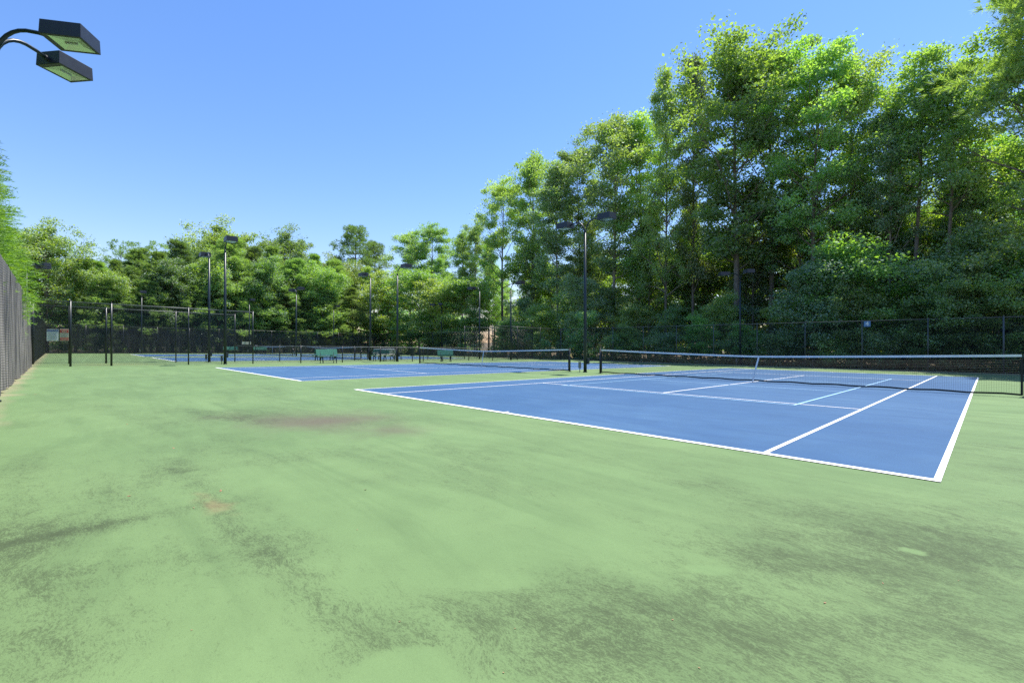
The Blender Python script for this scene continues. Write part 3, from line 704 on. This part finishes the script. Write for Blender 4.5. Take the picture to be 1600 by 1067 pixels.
# ---------------------------------------------------------------- trees
def branch_mesh(segs, m, name, nside=6):
    mb = MB()
    for pts, rs in segs: mb.tube(pts, rs, nside if rs[0] > .06 else 4, cap=False)
    return mb.mesh(name, m, True)
def leaf_quads(C, size, rng, up=.5, aspect=.62):
    n = len(C)
    nr = rng.normal(size=(n, 3)); nr[:, 2] += up*2*np.abs(rng.normal(size=n)); nr /= np.linalg.norm(nr, axis=1)[:, None]
    t = rng.normal(size=(n, 3)); t -= nr*(t*nr).sum(1)[:, None]; t /= np.linalg.norm(t, axis=1)[:, None]
    b = np.cross(nr, t); s = size*rng.uniform(.6, 1.3, (n, 1))
    v = np.stack([C-t*s*.5, C+b*s*.5*aspect-t*s*.05, C+t*s*.5, C-b*s*.5*aspect-t*s*.05], 1)
    return v.reshape(-1, 3)
def broadleaf(seed, H, cb, env, n_limb, n_leaf, leaf_size, lm, bm, r0=.22, sig=.46, lean=.3, rise=(30, 65), nsub=4):
    """env(h 0..1)->crown radius; cb crown base fraction"""
    rng = np.random.default_rng(seed); rd = random.Random(seed)
    segs = []; anchors = []
    tp = []; k = 9; ox = rd.uniform(-1, 1)*lean; oy = rd.uniform(-1, 1)*lean
    ph = rd.uniform(0, 6)
    for i in range(k+1):
        f = i/k; tp.append(Vector((ox*f*f*2+.18*math.sin(f*6+ph)*f, oy*f*f*2+.18*math.cos(f*5+ph)*f, H*.97*f)))
    tr = [r0*(1-.88*(i/k)**.9) for i in range(k+1)]; tr[0] *= 1.3
    segs.append((tp, tr))
    def trunk_at(f):
        x = f*k; i = min(k-1, int(x)); return tp[i].lerp(tp[i+1], x-i), tr[min(k, i+1)]
    az = rd.uniform(0, 6)
    for i in range(n_limb):
        f = cb + (0.97-cb)*((i+rd.random())/n_limb)
        az += 2.4+rd.uniform(-.5, .5)
        hrel = (f-cb)/(1-cb); Rr = env(hrel)*rd.uniform(.65, 1.12)
        p, rt = trunk_at(f); el = R(rd.uniform(*rise))*(.55+.7*hrel)
        d = Vector((math.cos(az)*math.cos(el), math.sin(az)*math.cos(el), math.sin(el)))
        Ln = min(Rr/max(.35, math.cos(el)), Rr*1.35); r1 = min(rt*.6, .018*Ln+.015)
        pts = [p]; q = p.copy(); nd = d.copy()
        for s in range(4):
            nd = (nd+Vector((rd.uniform(-.22, .22), rd.uniform(-.22, .22), rd.uniform(-.12, .22)))).normalized()
            q = q+nd*(Ln/4); pts.append(q.copy())
        segs.append((pts, [r1, r1*.8, r1*.6, r1*.4, r1*.2]))
        anchors.append((pts[-1], 1.0))
        for s in range(nsub):
            t_ = rd.uniform(.25, .98); xx = t_*4; ii = min(3, int(xx)); bp = pts[ii].lerp(pts[ii+1], xx-ii)
            a2 = rd.uniform(0, 6.28); sd_ = (nd*.6+Vector((math.cos(a2), math.sin(a2), rd.uniform(-.35, .6)))).normalized()
            l2 = Ln*rd.uniform(.18, .42)
            e = bp+sd_*l2+Vector((0, 0, -.04*l2*l2)); mdl = bp.lerp(e, .5)+Vector((0, 0, .06*l2))
            segs.append(([bp, mdl, e], [r1*.45, r1*.28, r1*.1]))
            anchors.append((e, 1.)); anchors.append((mdl, .6))
            if rd.random() < .6:
                anchors.append((e+Vector((rd.uniform(-.5, .5), rd.uniform(-.5, .5), rd.uniform(-.3, .5))), .7))
    A = np.array([tuple(a[0]) for a in anchors]); w = np.array([a[1] for a in anchors])*rng.uniform(.15, 1.5, len(anchors))**2.2; w /= w.sum()
    idx = rng.choice(len(A), n_leaf, p=w)
    off = rng.normal(size=(n_leaf, 3)); off /= np.linalg.norm(off, axis=1)[:, None]
    cr = rng.uniform(.6, 1.35, len(A))[idx]                     # every clump has its own size
    off *= (sig*2.0*cr*rng.uniform(0, 1, n_leaf)**.42)[:, None]*np.array([1, 1, .55])
    off += rng.normal(size=(n_leaf, 3))*.06
    C = A[idx]+off
    C = C[C[:, 2] > .25]
    V = leaf_quads(C, leaf_size, rng)
    tint = np.clip(rng.beta(2, 2.6, len(C))*.75 + rng.uniform(0, 1, len(A))[idx[:len(C)]]*.25, 0, 1)
    lv = np_mesh('crown', V, 4, np.arange(len(V)), lm, tint)
    return branch_mesh(segs, bm, 'trunk'), lv
def needles(P, D, n_each, length, width, spread, rng, droop=0., tri=True):
    """tufts of thin blades at P pointing along D"""
    n = len(P)*n_each
    p = np.repeat(P, n_each, 0); d = np.repeat(D, n_each, 0)+rng.normal(size=(n, 3))*spread
    d[:, 2] -= droop*rng.uniform(0, 1, n)
    d /= np.linalg.norm(d, axis=1)[:, None]
    a = np.cross(d, rng.normal(size=(n, 3))); a /= np.linalg.norm(a, axis=1)[:, None]
    L_ = length*rng.uniform(.6, 1.25, (n, 1))
    p = p + d*rng.uniform(0, .25, (n, 1))*length
    v = np.stack([p-a*width*.5, p+a*width*.5, p+d*L_+a*width*.1], 1).reshape(-1, 3)
    return v
def pine(seed, H, Rm, cb, tufts, n_each, length, width, lm, bm, taper=.8, open_=0., r0=.18, flat=.45, clump=.5):
    rng = np.random.default_rng(seed); rd = random.Random(seed); segs = []; P = []; D = []
    tp = [Vector((.12*math.sin(i*1.1+seed), .12*math.cos(i*.9+seed), H*i/8)) for i in range(9)]
    segs.append((tp, [r0*(1-.9*i/8) for i in range(9)]))
    lev = int((1-cb)*H/.8)
    tips = []
    for l in range(lev):
        f = cb+(1-cb)*(l+.5)/lev; nb = 5 if rd.random() > open_ else 2
        rel = (f-cb)/(1-cb)
        Rr = Rm*(1-rel**1.5*taper)*(.62+.38*math.sin(min(1, rel*3.2)*math.pi/2))
        a0 = rd.uniform(0, 6)
        for b in range(nb):
            a = a0+b*6.283/nb+rd.uniform(-.4, .4); LL = Rr*rd.uniform(.65, 1.12)
            x = f*8; i = min(7, int(x)); p = tp[i].lerp(tp[i+1], x-i)
            el = R(rd.uniform(-8, 22)+rel*35)
            pts = [p]; q = p.copy(); d = Vector((math.cos(a)*math.cos(el), math.sin(a)*math.cos(el), math.sin(el)))
            for s in range(3):
                d = (d+Vector((rd.uniform(-.15, .15), rd.uniform(-.15, .15), .10))).normalized(); q = q+d*LL/3; pts.append(q.copy())
            segs.append((pts, [.015+.012*LL, .012+.008*LL, .012, .006]))
            for s in range(2):
                t_ = rd.uniform(.3, 1.0)*3; ii = min(2, int(t_)); bp = pts[ii].lerp(pts[ii+1], t_-ii)
                sd_ = (d+Vector((rd.uniform(-1, 1), rd.uniform(-1, 1), rd.uniform(-.2, .6)))).normalized()
                e = bp+sd_*LL*rd.uniform(.15, .38); segs.append(([bp, e], [.010, .004])); tips.append((e, sd_))
            tips.append((pts[-1], d))
    TP = np.array([tuple(t[0]) for t in tips]); TD = np.array([tuple(t[1]) for t in tips])
    idx = rng.integers(0, len(TP), tufts)
    U = rng.normal(size=(tufts, 3)); U /= np.linalg.norm(U, axis=1)[:, None]
    rad = clump*rng.uniform(.55, 1.3, len(TP))[idx]*rng.uniform(.35, 1, tufts)
    P = TP[idx]+U*rad[:, None]*np.array([1, 1, .7])
    D = U*.8+np.array([0, 0, .5])+TD[idx]*.2
    V = needles(P, D, n_each, length, width, flat, rng)
    tint = np.repeat(np.clip(rng.beta(2, 2.4, tufts)*.7+rng.uniform(0, .3, len(TP))[idx], 0, 1), n_each)
    lv = np_mesh('crown', V, 3, np.arange(len(V)), lm, tint)
    return branch_mesh(segs, bm, 'trunk'), lv
def plumed(seed, H, Rm, n_pl, lm, bm):
    """feathery soft evergreen: drooping plumes over a cone that is green to the ground"""
    rng = np.random.default_rng(seed); rd = random.Random(seed)
    tp = [Vector((0, 0, H*i/6)) for i in range(7)]; segs = [(tp, [.16*(1-.92*i/6) for i in range(7)])]
    h = rng.uniform(0, 1, n_pl); h = np.clip(h, .02, .985)
    az = rng.uniform(0, 2*np.pi, n_pl)
    lump = .92+.13*np.sin(az*3+h*9+seed)+.10*np.sin(az*7-h*17)
    rr_ = Rm*(1-h**3.2)*(.75+.25*np.minimum(1, h*5))*lump*rng.uniform(0, 1, n_pl)**.35
    P = np.stack([np.cos(az)*rr_, np.sin(az)*rr_, h*H+rng.normal(size=n_pl)*.12], 1)
    D = np.stack([np.cos(az), np.sin(az), .45+.5*h], 1); D /= np.linalg.norm(D, axis=1)[:, None]
    # each plume is a bent spine with blades on both sides
    ns = 9; bl = []; tint = []
    pt = rng.uniform(0, 1, n_pl)
    for s in range(ns):
        q = s/(ns-1)
        cp = P+D*(.55*q)+np.array([0, 0, -.22])*q*q
        for r_ in range(3):
            bl.append(needles(cp, D*.9+np.array([0, 0, -.25*q]), 1, .17*(1.1-.5*q), .017, .42, rng, .35)); tint.append(np.clip(pt*.6+q*.35+rng.uniform(-.1, .1, n_pl), 0, 1))
    V = np.concatenate(bl); T_ = np.concatenate(tint)
    for i in range(0, 60):
        k = rng.integers(0, n_pl); e = Vector(P[k]); segs.append(([Vector((0, 0, max(.3, e.z-.5))), e], [.03, .008]))
    return branch_mesh(segs, bm, 'trunk'), np_mesh('crown', V, 3, np.arange(len(V)), lm, T_)

def e_round(r): return lambda h: r*(math.sin(max(0, min(1, .12+h*.88))*math.pi)**.6)*.95+.35
def e_cone(r): return lambda h: r*(1-h)**.75*.95+.45
def e_umb(r): return lambda h: r*(.45+.75*h)*(1-max(0, h-.55)*1.95)+.3
K = {}
K['oak'] = (broadleaf(11, 25, .38, e_round(5.2), 40, 31000, .225, M['leaf_oak'], M['bark'], .26), 25)
K['oak_b'] = (broadleaf(12, 25, .30, e_umb(4.8), 42, 31000, .225, M['leaf_oak'], M['bark'], .24, rise=(40, 70)), 25)
K['gum'] = (broadleaf(13, 25, .22, e_cone(4.4), 50, 33000, .205, M['leaf_maple'], M['bark'], .22, rise=(25, 50)), 25)
K['gum_b'] = (broadleaf(14, 25, .34, e_round(3.9), 42, 29000, .22, M['leaf_shrub'], M['bark_pale'], .19, rise=(35, 65)), 25)
K['sparse'] = (broadleaf(15, 25, .5, e_cone(3.0), 34, 15000, .21, M['leaf_oak'], M['bark'], .2, rise=(30, 60)), 25)
K['maple'] = (broadleaf(16, 10, .12, e_round(3.1), 44, 30000, .18, M['leaf_maple'], M['bark_pale'], .10, sig=.36), 10)
K['round'] = (broadleaf(27, 13, .15, e_round(4.8), 50, 40000, .20, M['leaf_maple'], M['bark'], .20, sig=.4), 13)
K['understory'] = (broadleaf(18, 8, .16, e_umb(3.0), 26, 17000, .16, M['leaf_shrub'], M['bark'], .07, sig=.38, lean=.6), 8)
K['understory_b'] = (broadleaf(19, 8, .2, e_round(2.6), 28, 16000, .16, M['leaf_maple'], M['bark'], .06, sig=.38, lean=.7), 8)
K['shrub'] = (broadleaf(20, 3, .05, e_round(1.5), 22, 7000, .14, M['leaf_shrub'], M['bark'], .03, sig=.26, nsub=4), 3)
K['pine'] = (pine(31, 14, 3.9, .06, 6500, 12, .30, .034, M['needle'], M['bark_pine']), 14)
K['pine_b'] = (pine(32, 14, 3.5, .08, 6000, 12, .30, .034, M['needle'], M['bark_pine'], taper=.95), 14)
K['pine_tall'] = (pine(33, 20, 3.3, .55, 3000, 12, .34, .035, M['needle'], M['bark_pine'], taper=.6, r0=.22, clump=.7), 20)
K['pine_thin'] = (pine(34, 18, 3.6, .72, 900, 12, .30, .035, M['needle'], M['bark_pine'], taper=.6, r0=.16, open_=.5), 18)
K['plume'] = (plumed(41, 9.5, 2.3, 15000, M['cypress'], M['bark']), 8.5)

NAMES = {'oak': ('oak_tree', 'tree'), 'oak_b': ('oak_tree', 'tree'), 'gum': ('sweetgum_tree', 'tree'), 'gum_b': ('broadleaf_tree', 'tree'), 'sparse': ('broadleaf_tree', 'tree'), 'maple': ('maple_tree', 'tree'),
         'round': ('broadleaf_tree', 'tree'), 'understory': ('understory_tree', 'tree'), 'understory_b': ('understory_tree', 'tree'), 'shrub': ('shrub', 'shrub'), 'pine': ('pine_tree', 'pine tree'), 'pine_b': ('pine_tree', 'pine tree'),
         'pine_tall': ('pine_tree', 'pine tree'), 'pine_thin': ('pine_tree', 'pine tree'), 'plume': ('evergreen_tree', 'evergreen')}
TR = random.Random(77); HCAL = {}
def tree(kind, x, y, H, label, wide=1., group=None, rz=None):
    (tm, lm), h0 = K[kind]; nm, cat = NAMES[kind]
    if h0 is not None and kind not in HCAL:
        co = np.empty(len(lm.vertices)*3, np.float32); lm.vertices.foreach_get('co', co); HCAL[kind] = float(np.percentile(co[2::3], 99.6))
    h0 = HCAL[kind]
    root = empty(nm, (x, y, gz(x, y)-.1), TR.uniform(0, 6.28) if rz is None else rz)
    s = H/h0; root.scale = (s*wide, s*wide, s); tag(root, label, cat, group)
    link('trunk', tm, root); link('crown', lm, root)
    return root
# direction of a bearing measured on the photo (1600 px wide) -> ground position at a given distance along the view axis
F_, PX = 726.47, 813.5
def at(px, t):
    r = (px-PX)/F_; s, c = math.sin(-YAW), math.cos(-YAW)
    return CX+t*(s+r*c), CY+t*(c-r*s)
def at_y(px, Y):
    r = (px-PX)/F_; s, c = math.sin(-YAW), math.cos(-YAW); t = (Y-CY)/(c-r*s); return CX+t*(s+r*c), Y, t
def at_x(px, X):
    r = (px-PX)/F_; s, c = math.sin(-YAW), math.cos(-YAW); t = (X-CX)/(s+r*c); return X, CY+t*(c-r*s), t
def hgt(x, y, t, top): return (533.5-top)/F_*t + CH - gz(x, y) + .1

LM = [(-60, 'left picture edge'), (45, 'end of the near windscreen'), (110, 'left gateway post'), (174, 'right gateway post'), (220, 'far single pole at left'), (294, 'middle cross fence post'), (326, 'shorter tall left pole'), (351, 'taller tall left pole'),
      (395, 'cross fence corner post'), (460, 'small twin-headed far pole'), (512, 'single green bench'), (578, 'curved-arm pole'), (621, 'low-fence gate pole'), (654, 'left post of second net'), (678, 'low distant lamp heads'), (712, 'right tan pillar'),
      (745, 'distant left-headed pole'), (792, 'distant right-headed pole'), (845, 'right half of second net'), (889, 'right post of second net'), (938, 'left post of near net'), (990, 'left end of near net'), (1048, 'left quarter of near net'), (1115, 'bay left of rear lamp'),
      (1150, 'rear twin lamp pole'), (1187, 'centre strap of near net'), (1258, 'post left of number plate'), (1300, 'bay left of number plate'), (1352, 'blue number plate'), (1400, 'bay right of number plate'), (1450, 'post right of number plate'), (1510, 'bay left of thick post'), (1568, 'thick right fence post'), (1640, 'right picture edge')]
USED = {}
def place_label(what, px):
    k = min(range(len(LM)), key=lambda i: abs(LM[i][0]-px)); d = px-LM[k][0]
    rel = 'in line with' if abs(d) < 9 else ('just right of' if d > 0 else 'just left of')
    lb = '%s, %s the %s' % (what, rel, LM[k][1]); n = USED.get(lb, 0); USED[lb] = n+1
    if n: lb = '%s, %s the %s%s' % (what, rel, LM[k][1], (', second there', ', third there', ', fourth there')[min(2, n-1)])
    return lb
def to_px(x, y):
    s, c = math.sin(-YAW), math.cos(-YAW); d0, d1 = x-CX, y-CY; return PX+F_*(d0*c-d1*s)/(d0*s+d1*c)
# near-left feathery evergreens outside the windscreen
g = 'feathery evergreens behind the left windscreen'
PL = [(-2.4, -9.2, 9.6), (-5.6, -9.0, 10.4), (-8.8, -8.95, 10.2), (-12.2, -9.0, 11.0), (-15.6, -9.05, 10.2), (-19.0, -9.05, 9.2), (-22.4, -9.1, 8.6), (-25.8, -9.2, 8.4), (-29.4, -9.3, 8.0), (-33.4, -9.1, 8.0), (-37.8, -9.2, 7.8), (-42.5, -9.3, 7.6), (-47, -9.4, 7.4), (1.0, -9.5, 9.6)]
for i, (x, y, H) in enumerate(PL):
    if i in (5, 6): lb = 'bright green feathery evergreen showing through the gap beside the cross walkway' if i == 6 else 'feathery evergreen rising behind the end of the near windscreen'
    else: lb = 'bright green feathery evergreen outside the left windscreen, %s in the row from the camera' % ('second', 'third', 'fourth', 'fifth', 'sixth', '', '', 'ninth', 'tenth', 'eleventh', 'twelfth', 'thirteenth', 'last', 'nearest')[i]
    tree('plume', x, y, H, lb, 1.0, g)
# broadleaf trees at left, beyond the court corner
def by_x(kind, px, X, top, label, wide=1., group=None):
    x, y, t = at_x(px, X); return tree(kind, x, y, hgt(x, y, t, top), label, wide, group)
def by_y(kind, px, Y, top, label, wide=1., group=None):
    x, y, t = at_y(px, Y); return tree(kind, x, y, hgt(x, y, t, top), label, wide, group)
by_x('round', 72, -61.5, 345, 'round broadleaf tree at far left behind the twin lamp heads', 1.0)
by_x('round', 118, -66, 395, 'lower broadleaf tree right of the round one at far left', .9)
by_x('round', 40, -64, 372, 'broadleaf tree behind the left windscreen edge', .9)
pines = [(150, 408, 'pine'), (180, 398, 'pine_b'), (215, 392, 'pine'), (247, 388, 'pine_b'), (282, 378, 'pine'), (318, 384, 'pine_b'), (356, 376, 'pine'), (392, 380, 'pine'), (425, 386, 'pine_b'), (458, 396, 'pine'), (492, 402, 'pine_b'), (524, 400, 'pine')]
plab = ['leftmost of the bushy pines behind the back windscreen', 'bushy pine below the thin flat-topped pine', 'bushy pine directly behind the far single pole at left', 'bushy pine right of the far single pole at left', 'pointed bushy pine left of the two tall fence poles',
        'bushy pine behind the two tall fence poles', 'pine with its tip right of the taller fence pole lamp', 'bushy pine above the corner of the cross fence', 'bushy pine below the yellow-green broadleaf top', 'bushy pine behind the small distant twin-headed pole', 'bushy pine above the single green bench', 'rightmost bushy pine, left of the curved-arm pole']
for i, (px, top, k) in enumerate(pines):
    by_x(k, px, -61.5-(i % 3)*2.4, top+(0, 9, -4, 6)[i % 4], plab[i], (1.35, 1.1, 1.25)[i % 3], 'bushy pines behind the back fence')
low = [(165, 440), (200, 452), (235, 440), (270, 455), (305, 446), (340, 452), (375, 448), (410, 456), (445, 452), (480, 460), (515, 455), (550, 450)]
for i, (px, top) in enumerate(low):
    by_x('pine_b' if i % 2 else 'pine', px, -59.8-(i % 2)*.8, top, place_label('short young pine behind the back windscreen', px), 1.5, 'short young pines along the back windscreen')
for px, top, lb in ((168, 418, 'leafy broadleaf tree among the pines, just right of the left edge trees'), (268, 408, 'light broadleaf crown among the pines left of the two tall fence poles'),
                    (338, 400, 'light broadleaf crown directly behind the two tall fence poles'), (410, 402, 'light broadleaf crown among the pines above the cross fence corner'), (505, 412, 'light broadleaf crown among the pines above the green bench')):
    by_x('maple', px, -60.6, top, lb, .95)
by_x('pine_thin', 190, -78, 375, 'thin flat-topped pine standing above the others at left', 1.0)
by_x('pine_thin', 246, -80, 378, 'sparse pine top just right of the thin flat-topped pine', 1.0)
by_x('round', 345, -76, 345, 'broadleaf treetop rising behind the two tall fence poles', 1.0)
by_x('round', 447, -78, 356, 'yellow-green broadleaf treetop left of centre', .9)
by_x('pine_tall', 556, -80, 353, 'tall round-topped pine left of the curved-arm pole', 1.25)
by_x('pine_tall', 585, -84, 378, 'smaller pine top right of the tall round-topped pine', 1.1)
by_x('round', 520, -72, 400, 'dull green broadleaf tree below the tall round-topped pine', 1.0)
for px, top in ((150, 412), (225, 402), (300, 396), (400, 398), (470, 408), (540, 412), (262, 398), (110, 420)):
    by_x('round', px, -74, top, place_label('broadleaf tree hidden behind the pines', px), 1.1, 'trees hidden behind the pine row')
# far-right end of the back fence: maples and woods start
g2 = 'woods behind the far fence'
front = [
 ('gum', 575, 36, 418, 'leafy tree right above the far corner of the back fence', 1.0),
 ('maple', 610, 34.5, 428, 'bright green maple behind the single-headed gate pole', 1.2),
 ('maple', 655, 34, 418, 'bright green maple left of the low lamp heads', 1.25),
 ('maple', 692, 33.5, 440, 'pale yellow-green maple right of the low lamp heads', 1.25),
 ('maple', 728, 35, 430, 'bright maple behind the walkway end pole with head to the left', 1.2),
 ('gum_b', 640, 42, 362, 'broadleaf tree with the left one of two rounded tops left of the woods edge', 1.1),
 ('oak', 674, 44, 352, 'broadleaf tree with the right one of two rounded tops left of the woods edge', .95),
 ('oak_b', 722, 43, 362, 'dark tree in the notch left of the tall woods', .8),
 ('oak', 742, 39, 352, 'slim tree at the left shoulder of the tall woods', .7),
 ('oak', 785, 37, 283, 'first tall oak at the left edge of the high woods', .8),
 ('oak_b', 832, 38, 242, 'pointed oak left of the twin-headed central pole', .8),
 ('gum_b', 872, 36, 258, 'tree directly above the left head of the central pole', .9),
 ('oak', 905, 39, 226, 'tree directly above the right head of the central pole', .8),
 ('gum_b', 958, 36, 180, 'tall yellowish tree right of the central pole', 1.0),
 ('oak_b', 998, 38, 182, 'tree between the tall yellowish tree and the spire-shaped one', .8),
 ('gum', 1040, 35.5, 112, 'left one of two narrow spire-shaped trees near the woods top', .58),
 ('gum', 1082, 37, 92, 'right one of two narrow spire-shaped trees near the woods top', .62),
 ('oak_b', 1150, 35, 68, 'great open-crowned oak with the highest top above the rear twin lamp pole', 1.05),
 ('oak', 1205, 38, 76, 'second great oak, just right of the highest top', .9),
 ('oak', 1272, 35, 78, 'broad dark oak above the blue number plate', .85),
 ('oak_b', 1328, 37, 96, 'dark oak right of the blue number plate', .72),
 ('gum_b', 1388, 35, 165, 'tree at the dip right of the dark oaks', .75),
 ('sparse', 1428, 35, 92, 'thin sparse tree with sky behind it, left of the bare twig top', 1.15),
 ('sparse', 1478, 34.5, 112, 'sparse tree with a bare dead tip near the right edge', 1.2),
 ('gum_b', 1520, 36, 250, 'tree filling in beside the bare-tipped tree', .9),
 ('oak', 1632, 32, -60, 'tall tree leaning in from the right edge at the top', .95),
 ('pine_tall', 1680, 29, -140, 'tall pine at the right edge with its boughs at the top corner', 1.3),
]
for k, px, Y, top, lb, w in front: by_y(k, px, Y+(4.2 if px > 735 else 0), top, lb, w*(1.0 if 1020 < px < 1100 or px > 1400 else 1.2), g2)
# bare dead tip
x, y, t = at_y(1480, 38.7); rt = empty('dead_treetop', (x, y, gz(x, y)+hgt(x, y, t, 130))); tag(rt, 'bare grey dead twigs poking above the sparse tree', 'dead branch')
mb = MB(); mb.tube([(0, 0, -6), (0, 0, 0), (.1, 0, 2.6)], [.09, .05, .015], 5)
for a, h, l in ((.4, -.5, 1.6), (2.9, 0, 1.7), (1.4, .6, 1.1), (3.6, 1.2, .8), (-.3, -1.4, 2.2), (2.4, -2, 2.0)):
    mb.tube([(0, 0, h), (l*.5*math.cos(a), .3*math.sin(a), h+l*.35), (l*math.cos(a), .6*math.sin(a), h+l*.9)], [.03, .02, .006], 4)
mb.build('twig', M['bark_pale'], rt)
# deeper rows that close the woods
rr = random.Random(5)
g3 = 'deeper rows of trees inside the woods'
for row, (Y, cap) in enumerate(((43, 17), (50, 16), (60, 15))):
    px = 600+row*13
    while px < 1660:
        x, y, t = at_y(px, Y+rr.uniform(-1.5, 1.5))
        sky_y = np.interp(px, [600, 700, 760, 830, 960, 1030, 1150, 1280, 1380, 1430, 1520, 1560, 1700], [400, 395, 340, 290, 225, 180, 125, 130, 190, 215, 230, 120, 100])
        H = min(cap, hgt(x, y, t, sky_y+rr.uniform(5, 70)))
        tree(rr.choice(['oak', 'gum', 'gum_b', 'oak_b']), x, y, max(9, H), place_label(('second-rank woods tree', 'third-rank woods tree', 'deepest-rank woods tree')[row], px), rr.uniform(.9, 1.15), g3)
        px += rr.uniform(60, 95)
for i_, (px, Y, H) in enumerate(((860, 47, 14), (930, 50, 15), (990, 46, 13), (1045, 48, 14), (1095, 46, 13), (1150, 47.5, 14), (1205, 46, 13), (1255, 48, 14), (1330, 46, 13), (1400, 47, 14), (1480, 46, 13))):  # maples added to give yellow-green lit spots through the gaps
    x, y, t = at_y(px, Y); tree('maple', x, y, H, place_label('sunlit maple inside the woods', px), 1.25, 'sunlit maples inside the woods')
# understory just behind the far fence
g4 = 'small understory trees behind the far fence'
for row, Y in enumerate((32.4, 34.8, 38.0)):
    px = 590+row*17
    while px < 1680:
        x, y, t = at_y(px, Y+rr.uniform(-.6, .6))
        H = rr.uniform(4.5, 9) if px < 960 else rr.uniform(3.2, 6.5) if px < 1260 else rr.uniform(5.5, 11)
        if row == 0: H *= .72
        tree(rr.choice(['understory', 'understory_b', 'understory_b', 'maple']), x, y, H, place_label(('front-rank understory tree', 'middle-rank understory tree', 'rear-rank understory tree')[row], px), rr.uniform(1.0, 1.4), g4)
        px += rr.uniform(60, 125)
tree('pine_b', *at_y(1520, 32.6)[:2], 6.2, 'small pine with long soft boughs above the fence near the right edge', 1.5)
tree('pine_b', *at_y(1430, 32.4)[:2], 4.6, 'small pine behind the fence between the two right-hand posts', 1.6)
# shrubs and ground cover along the far fence
g5 = 'shrubs along the foot of the far fence'
px = 600
while px < 1700:
    x, y, t = at_y(px, 31.9+rr.uniform(0, .8))
    tree('shrub', x, y, rr.uniform(1.2, 2.9), place_label('low shrub at fence foot', px), rr.uniform(.9, 1.3), g5); px += rr.uniform(14, 28)
yy = -5
while yy < 30:
    sx = -58.4-rr.uniform(0, .8)
    tree('shrub', sx, yy, rr.uniform(1.6, 3.6), place_label('shrub behind the back windscreen', to_px(sx, yy)), 1.1, 'shrubs behind the back windscreen'); yy += rr.uniform(1.8, 3.2)
def leaf_mass(name, n, fx, size, m, label, seed):
    rng = np.random.default_rng(seed); C = fx(rng, n); V = leaf_quads(C, size, rng)
    me = np_mesh(name, V, 4, np.arange(len(V)), m, rng.beta(2, 2.5, n)); o = link(name, me); tag(o, label, kind='stuff'); return o
def fx_far(rng, n):
    x = rng.uniform(-75, 60, n); y = rng.uniform(70, 76, n)
    top = 13+1.8*np.sin(x*.21)+1.2*np.sin(x*.57+1)
    return np.stack([x, y, gza(x, y)+rng.uniform(0, 1, n)*top], 1)
leaf_mass('distant_woods', 60000, fx_far, .75, M['leaf_oak'], 'dense mass of woods far behind the trees', 1)
def fx_far2(rng, n):
    y = rng.uniform(-45, 76, n); x = -88+rng.uniform(-4, 3, n)
    top = 10+2*np.sin(y*.23)+1.3*np.sin(y*.61+1)
    return np.stack([x, y, gza(x, y)+rng.uniform(0, 1, n)*top], 1)
leaf_mass('distant_woods', 50000, fx_far2, .5, M['leaf_oak'], 'dense mass of far woods behind the pines', 2)
def fx_low(rng, n):
    x = rng.uniform(-60, 35, n); y = 31.3+rng.gamma(1.6, 2.2, n)
    d = .5+.5*np.sin(x*1.3)*np.sin(y*.9+x*.3)
    return np.stack([x, y, gza(x, y)-.05+rng.uniform(0, 1, n)**2*(.25+.55*d)], 1)
leaf_mass('ground_cover', 40000, fx_low, .15, M['leaf_shrub'], 'low ivy and seedlings on the ground beyond the far fence', 3)
